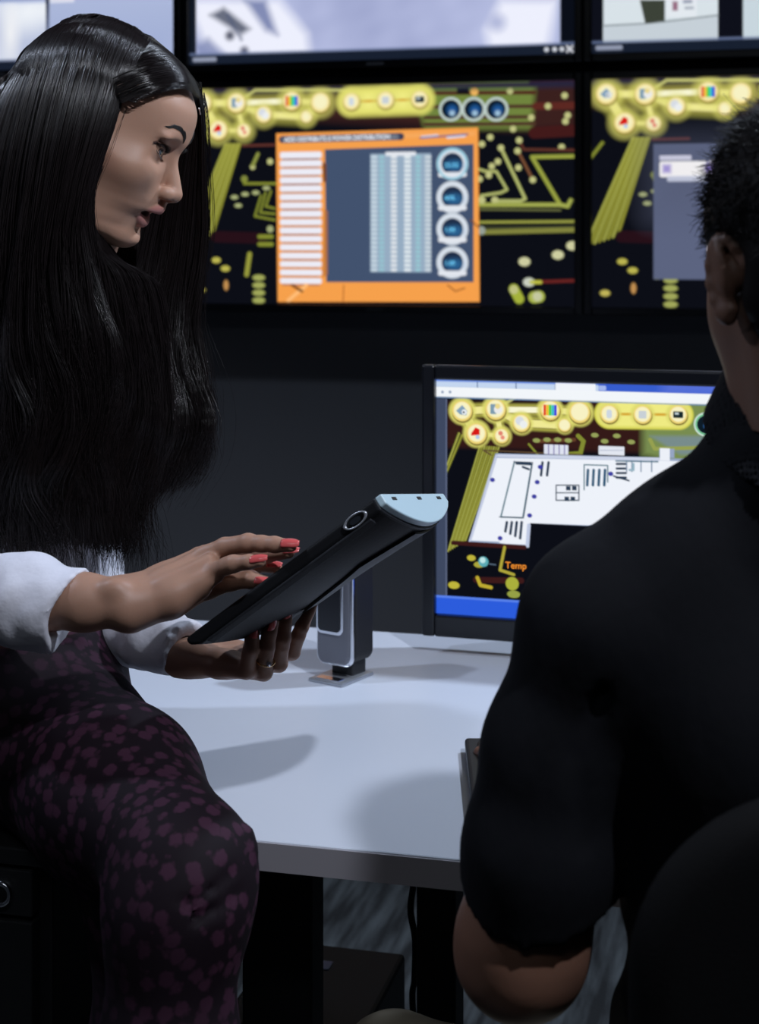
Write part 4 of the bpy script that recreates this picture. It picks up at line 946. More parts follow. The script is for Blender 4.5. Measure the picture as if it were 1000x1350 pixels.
for s in (-1, 1):
    brow = []
    for i in range(420):
        t = rng.random(); c = bk[int(t*99)]; wid = 2.7*(1-t)**.6+.35; y = s*(c[0]+rng.normal()*.5); z = c[1]+(rng.random()*2-1)*wid
        nx = bk[min(99, int(t*99)+3)]-bk[max(0, int(t*99)-3)]; nx /= np.linalg.norm(nx)+1e-9; L_ = 6.0*(1-.4*t); pts_ = []
        for q in np.linspace(0, 1, 4):
            yy = y+s*nx[0]*L_*q; zz = z+nx[1]*L_*q+L_*.25*(1-t)*q; pts_.append((surf_x(yy, zz)+.15+.5*math.sin(math.pi*q), yy, zz))
        brow.append((head_room(pts_), np.linspace(.20, .06, 4)*1e-3))
    tubes('eyebrow', brow, M_LASH, woman)

# --- nails and ring
def nail(c, along, normal, L_, w_, m, parent, name='fingernail', O=WO):
    a = np.array(along, float); a /= np.linalg.norm(a); n_ = np.array(normal, float); n_ -= a*(n_@a); n_ /= np.linalg.norm(n_); b = np.cross(a, n_)
    V, Fs, C = [], [], []; nu, nv = 12, 8
    for i in range(nu+1):
        u = -1+2*i/nu; ww = w_*(1-max(0, u-.2)**2*.75)*(1-max(0, -u-.6)**2*1.2)
        for j in range(nv+1):
            v = -1+2*j/nv; V.append(c+a*(u*L_)+b*(v*ww)+n_*(.0012-.55*ww*v*v*.9-.0012*u*u))
    for i in range(nu):
        for j in range(nv): k = i*(nv+1)+j; Fs.append((k, k+nv+1, k+nv+2, k+1))
    o = mesh_obj(name, xf(V)-O, Fs, m, parent); md = o.modifiers.new('thick', 'SOLIDIFY'); md.thickness = .0006; return o
def nl(px, py, d, ax, nr, L_, w_): nail(pt(px, py, d), ax, nr, L_, w_, M_NAIL, woman)
nl(382, 715.0, 1.4455, (1, -.12, -.02), (-.05, -.65, .75), .0085, .0048)
nl(340, 735.5, 1.4340, (1, -.1, .12), (-.1, -.65, .75), .0085, .0042)
nl(384, 724, 1.4745, (1, -.25, .05), (0, -.5, .85), .0075, .0045)
nl(362, 743, 1.505, (1, -.3, 0), (0, -.4, .9), .0075, .0045)
nl(347, 764, 1.491, (1, -.2, -.1), (0, -.4, .9), .008, .0055)
nl(334, 838, 1.5465, (.12, -.1, 1), (.25, -1, 0), .0072, .0044)
nl(360, 823, 1.5520, (.25, -.1, 1), (.75, -.8, 0), .0072, .0046)
nl(378, 808, 1.5705, (.1, 0, 1), (.5, -1, 0), .0068, .0045)
nl(414, 795, 1.6015, (.5, .1, 1), (.9, -.6, 0), .0070, .0030)
ra, rb = pt(349.5, 866, 1.5615), pt(351, 853, 1.558); ax_ = (rb-ra)/np.linalg.norm(rb-ra); u_ = np.cross(ax_, (0, 1, 0)); u_ /= np.linalg.norm(u_); v_ = np.cross(ax_, u_)
rc = pt(349.3, 871, 1.563)
ring_pts = np.array([rc+(u_*math.cos(t)+v_*math.sin(t))*.0093+ax_*.0010*math.cos(t) for t in np.linspace(0, 2*math.pi, 49)])
ring = tubes('ring', [(xf(ring_pts), .0009)], M_GOLD, None, 8); tag(ring, 'gold ring with a small stone on her left ring finger', 'ring')
V = []; cst = rc+np.array((.0045, -.0088, -.0012))
for i in range(8): a = 2*math.pi*i/8; V.append(cst+np.array((math.cos(a)*.0026, -.0006, math.sin(a)*.0026)))
V.append(cst+np.array((0, -.0022, 0))); V.append(cst+np.array((0, .0026, 0)))
mesh_obj('stone', xf(V), [(i, (i+1) % 8, 8) for i in range(8)]+[((i+1) % 8, i, 9) for i in range(8)], mat('clear_stone', (.9, .92, 1), .05, metal=.6), ring, smooth=False)

# --- blouse
def blouse():
    F_ = Field((-.78, 1.36, .84), (.02, 2.06, 1.42), .0033)
    P = lambda *a: tuple(pt(*a[:3]))
    F_.cone(P(-50, 470, 1.62), P(125, 470, 1.84), .066, .066, .04); F_.cone(P(15, 520, 1.73), P(-5, 700, 1.73), .115, .105, .05); F_.cone(P(-5, 700, 1.73), P(20, 850, 1.72), .105, .096, .05)
    F_.plane_cut(pt(28, 880, 1.7), (0, 0, -1))
    # right sleeve with a rolled cuff
    F_.chain([(*pt(-60, 480, 1.60), .062), (*pt(-110, 770, 1.585), .050), (*pt(-20, 786, 1.53), .042)], .02)
    F_.chain([(*pt(-30, 786, 1.53), .0405), (*pt(25, 790, 1.49), .037), (*pt(60, 793, 1.478), .036)], .012)
    F_.chain([(*pt(30, 790, 1.487), .0385), (*pt(62, 800, 1.475), .0395), (*pt(115, 803, 1.462), .0345)], .004)
    F_.cone(pt(8, 790, 1.495), pt(36, 791, 1.485), .0410, .0440, .003)
    # left sleeve
    F_.chain([(*pt(125, 480, 1.84), .062), (*pt(95, 775, 1.86), .052), (*pt(150, 818, 1.75), .043), (*pt(205, 843, 1.665), .0325), (*pt(250, 854, 1.61), .0285)], .02)
    F_.noise(.0016, 75, 3); F_.noise(.0010, 160, 5)
    a, b = pt(60, 798, 1.475), pt(120, 803, 1.46); n_ = (b-a)/np.linalg.norm(b-a); n_ = n_+np.array((0, 0, -.45)); n_ /= np.linalg.norm(n_)
    # open the cuffs: cut the end planes and hollow the sleeves
    sl, X, Y, Z = F_.region(pt(40, 920, 1.36), pt(230, 690, 1.60)); p = pt(87, 800, 1.465)
    F_.put(sl, (p[0]-X)*n_[0]+(p[1]-Y)*n_[1]+(p[2]-Z)*n_[2], 0, 'sub')
    F_.chain([(*pt(40, 793, 1.482), .020), (*pt(70, 797, 1.473), .0285), (*pt(140, 804, 1.458), .0290)], .002, 'sub')
    a, b = pt(205, 836, 1.665), pt(252, 848, 1.61); n2 = (b-a)/np.linalg.norm(b-a)+np.array((.15, 0, -.25)); n2 /= np.linalg.norm(n2); p = pt(246, 850, 1.615)
    sl, X, Y, Z = F_.region(pt(205, 960, 1.50), pt(330, 760, 1.75)); F_.put(sl, (p[0]-X)*n2[0]+(p[1]-Y)*n2[1]+(p[2]-Z)*n2[2], 0, 'sub')
    F_.cone(pt(222, 858, 1.635), pt(290, 878, 1.58), .0195, .020, .002, 'sub')
    return F_.mesh()
V, Q = blouse(); mesh_obj('blouse', xf(V)-WO, Q, M_BLOUSE, woman)
def seam_ring(c, ax, r, rad, m, name, tilt=(0, 0, 0)):
    ax = np.array(ax, float); ax /= np.linalg.norm(ax); u = np.cross(ax, (0, 1, .2)); u /= np.linalg.norm(u); v = np.cross(ax, u)
    P = [c+(u*math.cos(t)+v*math.sin(t))*r for t in np.linspace(0, 2*math.pi, 49)]; return tubes(name, [(xf(P)-WO, rad)], m, woman, 6)

# --- trousers
def trousers():
    F_ = Field((-.60, 1.16, .0), (.02, 2.02, .98), .005)
    F_.cone(pt(10, 840, 1.70), pt(40, 840, 1.74), .102, .102, .03); F_.cone(pt(0, 940, 1.64), pt(40, 940, 1.78), .100, .100, .05)
    for a in ([(48, 952, 1.68, 98), (150, 1050, 1.51, 80), (243, 1146, 1.37, 56), (233, 1200, 1.355, 56), (222, 1400, 1.34, 54), (222, 1600, 1.35, 46)],
              [(25, 948, 1.80, 98), (130, 1040, 1.64, 78), (215, 1128, 1.52, 60), (205, 1200, 1.49, 57), (200, 1400, 1.47, 54), (195, 1560, 1.49, 46)]):
        F_.chain([(*pt(x, y, d), r*1e-3) for x, y, d, r in a], .03)
    # creases fanning out from the back of the knee
    for a in ([(190, 1205, 1.31), (250, 1190, 1.300), (312, 1150, 1.325)], [(195, 1228, 1.31), (260, 1210, 1.298), (316, 1176, 1.325)]):
        F_.chain([(*pt(x, y, d), .0015) for x, y, d in a], .010, 'sub')
    F_.cone(pt(326, 1098, 1.37), pt(330, 1120, 1.365), .006, .006, .010)
    F_.noise(.0012, 40, 11); F_.plane_cut(pt(28, 818, 1.7), (0, 0, 1)); F_.plane_cut((0, 0, .06), (0, 0, -1)); return F_.mesh()
V, Q = trousers(); mesh_obj('trousers', xf(V)-WO, Q, M_FLORAL, woman)
# shoes
def shoe(x, y):
    F_ = Field((x-.06, y-.22, -.002), (x+.22, y+.06, .12), .005)
    if 1:
        F_.chain([(x, y, .04, .038), (x+.06, y-.06, .035, .036), (x+.12, y-.13, .022, .026), (x+.135, y-.15, .018, .018)], .02)
    F_.plane_cut((0, 0, .003), (0, 0, -1)); return F_.mesh()
for x, y in (((222-500)/FPX*1.36, 1.36), ((195-500)/FPX*1.49, 1.49)): V, Q = shoe(x, y); mesh_obj('shoe', xf(V)-WO, Q, M_BLACK, woman)

# --- hair: an under-mass for the volume, fine strands over it
def hair_mass():
    F_ = Field((-.72, 1.44, .84), (-.02, 1.98, 1.56), .005)
    def HR(x, y, z): v = np.array((x, y, z))*HS; return H0+hf*v[0]+hl*v[1]+hu*v[2]
    R_ = np.array((hf, hl, hu)); s = HS
    F_.ell(HR(-104, 0, 20), np.array((81, 72, 78))*s, .01, R=R_); F_.ell(HR(-52, 0, 31), np.array((47, 61, 54))*s, .02, R=R_)
    near_ = [[(120, 180, 1.64, 20), (98, 260, 1.62, 22), (92, 350, 1.62, 28), (98, 450, 1.63, 34), (98, 560, 1.63, 32), (85, 640, 1.63, 22), (90, 680, 1.63, 10)],
             [(90, 120, 1.64, 40), (50, 250, 1.62, 45), (40, 380, 1.61, 48), (40, 520, 1.62, 50), (40, 620, 1.63, 38), (35, 695, 1.63, 18)],
             [(20, 150, 1.70, 45), (-10, 300, 1.68, 55), (-20, 480, 1.66, 60), (-20, 640, 1.66, 40)],
             [(70, 100, 1.74, 50), (30, 260, 1.75, 60)]]
    far_ = [[(235, 110, 1.72, 12), (250, 180, 1.765, 14), (250, 280, 1.775, 16), (238, 380, 1.77, 18), (240, 460, 1.755, 20), (245, 540, 1.745, 18), (222, 610, 1.735, 15), (200, 650, 1.73, 8)],
            [(205, 160, 1.77, 15), (210, 300, 1.78, 20), (195, 400, 1.76, 26), (195, 500, 1.735, 32), (195, 590, 1.72, 26), (165, 660, 1.71, 16)],
            [(165, 340, 1.77, 20), (150, 430, 1.73, 26), (150, 520, 1.71, 30), (145, 610, 1.70, 24), (125, 680, 1.68, 12)]]
    for c in near_+far_: F_.chain([(*pt(x, y, d+(.004 if y < 300 else .030)), r*.85e-3) for x, y, d, r in c], .022)
    # keep the face free: remove everything in front of the hairline on the near side
    def cut(c, r, k=.006): F_.ell(HR(*c), np.array(r)*s, k, 'sub', R=R_)
    cut((-6, -14, 8), (46, 60, 46)); cut((-46, -64, 26), (20, 18, 20)); cut((-25, -45, -42), (42, 60, 66)); cut((4, -6, -45), (44, 44, 66)); cut((-52, -70, -40), (20, 22, 66)); cut((-20, -20, -85), (40, 50, 42))
    return F_
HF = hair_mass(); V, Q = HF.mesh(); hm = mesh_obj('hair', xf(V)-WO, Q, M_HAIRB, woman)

def sheet(guides, n, npts, clumps, jit, wave, r0=.00038, th=.012, seed=0, splay=.0, ends=.12, push=1.0):
    "guides: ordered list of (px,py,d) polylines; strands run between neighbouring guides"
    r = np.random.default_rng(seed); G = np.array([cr(np.array([pt(*p) for p in g]), npts) for g in guides]); m = len(G)-1; out = []
    ph = r.random((clumps, 3))*6.28; cu = np.sort(r.random(clumps)); off = r.normal(size=(clumps, 3))*.4
    for i in range(n):
        u = r.random()*.999; c = np.argmin(np.abs(cu-u)); k = int(u*m); f = u*m-k; P = G[k]*(1-f)+G[k+1]*f
        t = np.linspace(0, 1, npts)[:, None]; uc = cu[c]*.999; kc = int(uc*m); fc = uc*m-kc; Pc = G[kc]*(1-fc)+G[kc+1]*fc
        pull = np.clip((t-.25)/.6, 0, 1)**1.3*.62; P = P*(1-pull)+Pc*pull
        amp = wave*np.clip((t-.3)/.5, 0, 1); a = ph[c]
        w = np.concatenate([np.sin(t*13+a[0])+.4*np.sin(t*29+a[1]), .8*np.sin(t*12+a[2]), .0*t], 1)*amp
        dep = (r.random()-.35)*th; jj = r.normal(size=3)*jit*np.array((1, 1, .3)); P = P+w+np.array((0, dep, 0))+jj*(.25+1.1*t**1.5)+off[c]*wave*t
        P[:, 0] += r.normal()*splay*t[:, 0]**3; kp = int(npts*push); P[:kp] = HF.push_out(P[:kp], .0008+abs(dep)*.35); P[kp:] = P[kp:]+(HF.push_out(P[kp-1:kp], .0008)-P[kp-1])*0; cutn = int(npts*(1-ends*r.random()**1.5)); P = P[:cutn]
        out.append((xf(P)-WO, np.linspace(1, .35, cutn)*r0*(.7+.6*r.random())))
    return out
near_g = [[(196, 50, 1.66), (178, 84, 1.622), (160, 140, 1.603), (138, 205, 1.592), (119, 262, 1.588), (122, 320, 1.588), (128, 380, 1.585), (146, 450, 1.58), (150, 520, 1.58), (126, 590, 1.58), (124, 650, 1.58), (132, 715, 1.59)],
          [(178, 36, 1.665), (158, 80, 1.617), (138, 150, 1.592), (112, 240, 1.580), (100, 320, 1.577), (108, 400, 1.572), (120, 470, 1.568), (118, 540, 1.568), (100, 610, 1.57), (98, 670, 1.575), (104, 735, 1.585)],
          [(150, 24, 1.67), (122, 75, 1.610), (98, 160, 1.580), (78, 260, 1.570), (66, 350, 1.566), (70, 440, 1.560), (84, 520, 1.560), (66, 600, 1.562), (62, 660, 1.57), (78, 735, 1.58)],
          [(126, 19, 1.675), (84, 70, 1.612), (56, 170, 1.583), (40, 270, 1.572), (30, 370, 1.566), (28, 470, 1.562), (44, 550, 1.562), (30, 620, 1.565), (22, 680, 1.575), (40, 742, 1.59)],
          [(104, 20, 1.685), (48, 85, 1.622), (18, 190, 1.594), (2, 300, 1.583), (-8, 400, 1.576), (-4, 500, 1.57), (8, 580, 1.57), (-8, 650, 1.575), (0, 730, 1.59)],
          [(84, 28, 1.70), (14, 110, 1.64), (-30, 220, 1.61), (-50, 340, 1.60), (-60, 450, 1.59), (-50, 560, 1.59), (-60, 650, 1.59), (-50, 730, 1.60)]]
far_g = [[(262, 122, 1.70), (268, 160, 1.735), (270, 230, 1.755), (272, 310, 1.76), (262, 380, 1.755), (256, 430, 1.75), (268, 495, 1.74), (270, 550, 1.735), (256, 610, 1.73), (222, 660, 1.73)],
         [(258, 108, 1.70), (262, 160, 1.742), (258, 240, 1.760), (252, 320, 1.762), (240, 400, 1.755), (240, 470, 1.74), (252, 530, 1.73), (240, 590, 1.725), (206, 650, 1.72)],
         [(245, 92, 1.70), (248, 170, 1.75), (232, 260, 1.765), (222, 340, 1.762), (208, 410, 1.75), (214, 480, 1.73), (224, 540, 1.715), (206, 610, 1.71), (172, 690, 1.70)],
         [(235, 85, 1.70), (225, 180, 1.76), (200, 300, 1.765), (185, 370, 1.755), (176, 440, 1.735), (186, 510, 1.71), (190, 570, 1.695), (166, 640, 1.69), (140, 720, 1.68)],
         [(220, 80, 1.70), (195, 220, 1.76), (160, 330, 1.745), (148, 400, 1.72), (150, 470, 1.69), (160, 540, 1.67), (150, 600, 1.665), (128, 670, 1.66), (128, 740, 1.65)]]
S = []
S += sheet(near_g, 7500, 44, 60, .0022, .0095, seed=1, th=.020, splay=.012, push=.34, ends=.30)
S += sheet(far_g, 6500, 40, 50, .0022, .0065, seed=2, th=.022, splay=.012, ends=.2, push=.12, r0=.00042)
under_g = [near_g[1], [(150, 120, 1.62), (130, 200, 1.612), (116, 268, 1.606), (126, 326, 1.606), (146, 360, 1.612), (160, 420, 1.615), (166, 480, 1.62), (160, 550, 1.62), (138, 620, 1.62), (134, 680, 1.62), (140, 735, 1.62)],
           [(150, 120, 1.64), (130, 210, 1.63), (120, 280, 1.625), (138, 334, 1.630), (176, 366, 1.650), (190, 430, 1.655), (196, 490, 1.655), (194, 560, 1.65), (172, 630, 1.65), (150, 690, 1.65), (148, 745, 1.65)],
           [(150, 120, 1.66), (132, 220, 1.65), (126, 290, 1.645), (160, 345, 1.665), (206, 372, 1.69), (214, 430, 1.695), (218, 500, 1.69), (222, 560, 1.685), (196, 640, 1.68), (168, 700, 1.68), (150, 750, 1.68)]]
S += sheet(under_g, 3200, 40, 34, .002, .0065, seed=6, th=.016, splay=.014, ends=.28, push=.05)
# slick front section swept back from the parting, under the curtain
slick = [[(263, 128, 1.668), (243, 113, 1.625), (215, 118, 1.603), (186, 128, 1.594), (158, 142, 1.592)],
         [(262, 120, 1.672), (242, 102, 1.634), (212, 104, 1.609), (184, 112, 1.597), (150, 128, 1.592)],
         [(256, 105, 1.68), (236, 90, 1.644), (208, 90, 1.618), (182, 98, 1.603), (145, 115, 1.594)],
         [(244, 88, 1.685), (226, 76, 1.652), (202, 76, 1.627), (178, 84, 1.611), (140, 100, 1.598)],
         [(226, 70, 1.688), (210, 62, 1.658), (192, 63, 1.637), (172, 71, 1.618), (135, 88, 1.602)],
         [(200, 48, 1.69), (192, 48, 1.665), (180, 52, 1.645), (165, 60, 1.626), (130, 75, 1.606)]]
S += sheet(slick, 1700, 22, 40, .0006, .0008, seed=3, th=.004, r0=.00034, ends=.05)
hl_ = cr([pt(*p) for p in slick[0]], 120)
for i in range(260):
    k = int(rng.random()*96); a_ = hl_[k]-np.array((0, .0015, .0010+.0030*rng.random())); b_ = hl_[min(119, k+14)]+np.array((0, -.001, .0035)); P = cr([a_, a_*.5+b_*.5-np.array((0, .0012, .0004)), b_], 7)
    S.append((xf(P)-WO, np.linspace(.15, .30, 7)*1e-3))
# far-side top, seen edge-on
topf = [[(262, 124, 1.69), (250, 100, 1.71), (225, 76, 1.73), (200, 70, 1.76)], [(200, 48, 1.70), (180, 50, 1.73), (150, 60, 1.77), (120, 90, 1.80)], [(130, 20, 1.70), (110, 40, 1.74), (90, 80, 1.78), (70, 120, 1.80)]]
S += sheet(topf, 500, 16, 20, .0008, .0006, seed=4, th=.004, ends=.05)
# back of the head over the crown
backg = [[(132, 19, 1.68), (90, 28, 1.69), (45, 62, 1.69), (15, 105, 1.69), (-10, 170, 1.68), (-30, 280, 1.67)], [(112, 20, 1.70), (70, 36, 1.71), (28, 78, 1.71), (-5, 130, 1.70), (-30, 220, 1.69), (-50, 320, 1.68)],
         [(130, 20, 1.66), (85, 34, 1.66), (42, 72, 1.655), (8, 125, 1.65), (-12, 200, 1.64), (-25, 300, 1.63)]]
S += sheet(backg, 900, 26, 30, .001, .001, seed=5, th=.010, ends=.05)
# stray fly-away hairs
for i in range(150):
    g = far_g if rng.random() < .65 else near_g; b = np.array([pt(*p) for p in g[rng.integers(0, 2 if g is far_g else len(g)-1)]]); P = cr(b, 36); t = np.linspace(0, 1, 36)[:, None]
    P = P+rng.normal(size=3)*np.array((.016, .01, .006))*(t**1.6)+np.array((.006, 0, 0))*np.sin(t*9+rng.random()*6); S.append((xf(P)-WO, np.linspace(1, .4, 36)*.00022))
# thin wisps at the ends, over the blouse
for i in range(700):
    x0 = rng.uniform(0, 205); y0 = rng.uniform(630, 690)-.25*max(0, x0-120); d0 = 1.58 if x0 < 120 else 1.66; sx_ = rng.normal()*14
    P = [pt(x0, y0, d0), pt(x0+sx_*.3-4, y0+30, d0-.005), pt(x0+sx_*.7, y0+60, d0-.005), pt(x0+sx_+rng.normal()*8, y0+rng.uniform(75, 115), d0)]
    S.append((xf(cr(P, 14))-WO, np.linspace(1, .3, 14)*.00032))
tubes('hair_strands', S, M_HAIR, hm)
tubes('hair_clip', [(xf(cr([pt(262, 142, 1.700), pt(263.5, 146, 1.70), pt(264, 151, 1.702)], 6))-WO, .0009)], M_CHROME, hm, 6)

# ------------------------------------------------------------------ the seated man, from behind
man = empty('person', W3((.32, 1.22, .47)), 'short-haired man in a black polo shirt seen from behind, typing at the desk', 'person')
MO = np.array(man.location); SKM = np.array((0.165, 0.086, 0.060))
def man_body():
    parts = []
    F_ = Field(pt(905, 560, 1.0)-np.array((.01, 0, .02)), pt(1240, 60, 1.0)*np.array((1, 0, 1))+np.array((.12, 1.42, .05)), .0022)
    F_.ell(pt(1070, 286, 1.16), (.070, .088, .084), .02); F_.ell(pt(1070, 335, 1.17), (.064, .080, .070), .03)
    F_.ell(pt(1052, 415, 1.20), (.066, .070, .055), .03); F_.ell(pt(1040, 470, 1.245), (.040, .045, .032), .04)
    F_.cone(pt(1062, 440, 1.17), pt(1085, 620, 1.165), .0600, .064, .02)
    for s_ in (-1, 1):
        F_.cone(pt(1062+s_*36, 430, 1.125), pt(1080+s_*30, 560, 1.12), .022, .026, .02)
    # left ear seen from behind: shell, rim and lobe
    eo = -.040
    c = pt(951, 364, 1.172+eo); t_ = .20; R_ = np.array(((math.cos(t_), 0, math.sin(t_)), (0, 1, 0), (-math.sin(t_), 0, math.cos(t_))))
    F_.ell(c, (.0060, .016, .028), .005, R=R_)
    rim = [(968, 326, 1.160), (960, 315, 1.164), (949, 316, 1.170), (941, 330, 1.176), (937, 350, 1.178), (938, 374, 1.176), (943, 396, 1.172), (951, 414, 1.168), (960, 420, 1.164), (966, 408, 1.160)]
    F_.chain([(*pt(x, y, d+eo), .0042) for x, y, d in rim], .004)
    F_.ell(pt(957, 408, 1.168+eo), (.006, .008, .009), .005); F_.cone(pt(984, 350, 1.165+eo), pt(962, 372, 1.166+eo), .012, .007, .008)
    F_.ell(pt(1190, 362, 1.172), (.007, .017, .029), .006); F_.cone(pt(1172, 350, 1.165), pt(1185, 370, 1.168), .012, .008, .012)
    # face on the far side
    F_.cone(pt(1035, 280, 1.262), pt(1030, 370, 1.29), .012, .014, .02); F_.ell(pt(1032, 425, 1.262), (.026, .014, .010), .012)
    for s_ in (-1, 1): F_.ell(pt(1034+s_*42, 290, 1.262), (.016, .012, .010), .006, 'sub')
    V, Q = F_.mesh(); c = np.tile(SKM, (len(V), 1)); parts.append((xf(V)-MO, Q, c))
    # left forearm, elbow and hand
    F_ = Field(pt(560, 1360, 1.15)-np.array((.01, .07, .02)), np.array((.20, 1.86, 1.0)), .0024)
    F_.chain([(*pt(724, 1100, 1.19), .048), (*pt(690, 1232, 1.195), .0455), (*pt(686, 1262, 1.20), .044)], .02)
    F_.chain([(*pt(686, 1255, 1.205), .044), (*pt(690, 1190, 1.33), .040), (*pt(690, 1085, 1.50), .030), (*pt(690, 1040, 1.60), .0245)], .02)
    F_.ell(pt(684, 1290, 1.175), (.022, .02, .018), .02)
    hp = lambda l: to_pts(l)
    for c in ([(690, 1040, 1.60, 21), (672, 1020, 1.645, 14), (655, 1008, 1.68, 9.5)], [(690, 1038, 1.60, 22), (684, 1014, 1.65, 14), (675, 1000, 1.69, 10)],
              [(692, 1036, 1.60, 22), (698, 1010, 1.65, 14), (696, 996, 1.695, 10)], [(694, 1036, 1.60, 20), (712, 1010, 1.65, 14), (716, 998, 1.69, 10)]): F_.chain(hp(c), .012)
    F_.chain(hp([(655, 1008, 1.68, 9.2), (643, 996, 1.700, 8.6), (634, 994, 1.718, 8), (631, 1000, 1.728, 7)]), .004)
    F_.chain(hp([(675, 1000, 1.69, 9.8), (668, 982, 1.715, 9), (664, 975, 1.745, 8.2), (662, 978, 1.76, 7)]), .004)
    F_.chain(hp([(696, 996, 1.695, 9.8), (694, 976, 1.73, 9), (692, 968, 1.757, 8.2), (691, 972, 1.775, 7)]), .004)
    F_.chain(hp([(716, 998, 1.69, 9.8), (722, 980, 1.72, 9), (724, 972, 1.745, 8.2), (723, 976, 1.76, 7)]), .004)
    F_.chain(hp([(700, 1035, 1.62, 14), (728, 1022, 1.645, 11), (742, 1008, 1.665, 9.5), (748, 1000, 1.685, 8)]), .006)
    V, Q = F_.mesh(); c = np.tile(SKM*np.array((1.15, 1.1, 1.05)), (len(V), 1)); parts.append((xf(V)-MO, Q, c))
    # trunk and right arm under the clothes
    F_ = Field((.02, .95, .40), (.72, 1.62, 1.16), .008)
    F_.cone(pt(1085, 620, 1.165), pt(1085, 800, 1.19), .06, .10, .04); F_.cone(pt(1000, 850, 1.2), pt(1170, 850, 1.2), .09, .09, .04); F_.cone(pt(1030, 1000, 1.2), pt(1060, 1400, 1.2), .085, .085, .04); F_.cone(pt(1120, 1000, 1.2), pt(1110, 1400, 1.2), .085, .085, .04)
    F_.chain([(*pt(1360, 820, 1.2), .05), (*pt(1400, 1230, 1.2), .04), (*pt(1200, 1180, 1.45), .03), (*pt(1080, 1080, 1.52), .026)], .02)
    V, Q = F_.mesh(); parts.append((xf(V)-MO, Q, np.tile(SKM, (len(V), 1))))
    return parts
join_parts('body', man_body(), M_SKIN, man)
def right_hand_man():
    F_ = Field((.25, 1.50, .74), (.52, 1.86, .88), .003); z = .795
    F_.chain([(.43, 1.50, z+.012, .026), (.40, 1.60, z+.006, .022)], .01)
    for i, x in enumerate((.345, .368, .390, .412)): F_.chain([(.40, 1.60, z+.005, .02), (x, 1.665, z+.012, .011), (x-.008, 1.70, z+.018, .0085), (x-.010, 1.725, z+.003, .007)], .005)
    F_.chain([(.385, 1.60, z, .014), (.345, 1.63, z, .010), (.330, 1.66, z-.004, .008)], .005); return F_.mesh()

def shirt():
    F_ = Field((.02, .90, .42), (.76, 1.50, 1.24), .0045)
    A = [(1045, 650, 1.19, 70), (925, 745, 1.19, 68), (800, 826, 1.185, 61)]
    B = [(1105, 650, 1.19, 70), (1225, 745, 1.19, 68), (1350, 826, 1.185, 61)]
    for c in (A, B): F_.chain([(*pt(x, y, d), r*1e-3) for x, y, d, r in c], .02)
    F_.cone(pt(950, 870, 1.20), pt(1205, 870, 1.20), .100, .100, .04); F_.cone(pt(985, 980, 1.20), pt(1165, 980, 1.2), .112, .112, .05)
    F_.cone(pt(1000, 1150, 1.20), pt(1150, 1150, 1.2), .105, .105, .04); F_.cone(pt(975, 1440, 1.20), pt(1190, 1440, 1.2), .112, .112, .06)
    F_.chain([(*pt(800, 826, 1.185), .061), (*pt(738, 990, 1.19), .0535), (*pt(712, 1120, 1.19), .0555), (*pt(704, 1215, 1.195), .0560)], .022)
    F_.chain([(*pt(1352, 815, 1.185), .064), (*pt(1400, 990, 1.19), .055), (*pt(1420, 1200, 1.195), .057)], .022)
    F_.cone(pt(1075, 600, 1.17), pt(1080, 660, 1.18), .070, .080, .03)
    F_.noise(.0016, 22, 31); F_.noise(.0010, 55, 33)
    for a, w in (([(800, 900, 1.13), (760, 1000, 1.125), (775, 1120, 1.13)], 4), ([(700, 800, 1.13), (680, 900, 1.14), (690, 1000, 1.13)], 3.5)):
        F_.chain([(*pt(x, y, d), w*1e-3) for x, y, d in a], .010, 'sub')
    # sleeve hem
    n_ = np.array((-.08, .05, -1.0)); n_ = n_/np.linalg.norm(n_); p = pt(700, 1232, 1.15)
    sl, X, Y, Z = F_.region(pt(560, 1500, 1.0), pt(845, 1120, 1.32)); sl, X, Y, Z = F_.region((.02, 1.02, .55), (.175, 1.33, .90))
    n_ = np.array((.10, .55, -1.0)); n_ /= np.linalg.norm(n_)
    F_.put(sl, ((p[0]-X)*n_[0]+(p[1]-Y)*n_[1]+(p[2]-Z)*n_[2]), 0, 'sub')
    F_.chain([(*pt(716, 1120, 1.19), .044), (*pt(704, 1300, 1.195), .0515)], .002, 'sub')
    F_.cone(pt(1068, 480, 1.17), pt(1080, 600, 1.17), .063, .064, .004, 'sub')
    return F_.mesh()
V, Q = shirt(); mesh_obj('polo_shirt', xf(V)-MO, Q, M_SHIRT, man)
def collar():
    F_ = Field(pt(925, 660, 1.05)-np.array((0, 0, 0)), pt(1225, 440, 1.05)*np.array((1, 0, 1))+np.array((.05, 1.32, .04)), .0025)
    c = pt(1086, 535, 1.175); sl, X, Y, Z = F_.full(); x, y, z = X-c[0], Y-c[1], Z-c[2]
    tilt = -.42*y+z*1.0; r = np.sqrt((x/1.0)**2+(y/1.08)**2)
    rr = .0650+(-tilt)*.30; d = np.maximum(np.abs(r-rr)-.0022, np.maximum(tilt-.022, -.022-tilt))
    F_.put(sl, d.astype(np.float32), 0)
    rr2 = .0675+(.022-tilt)*.42; d2 = np.maximum(np.abs(r-rr2)-.0018, np.maximum(tilt-.022, -.024-tilt)); F_.put(sl, d2.astype(np.float32), .002)
    return F_.mesh()
V, Q = collar(); mesh_obj('collar', xf(V)-MO, Q, M_SHIRT, man)
V, Q = right_hand_man(); 
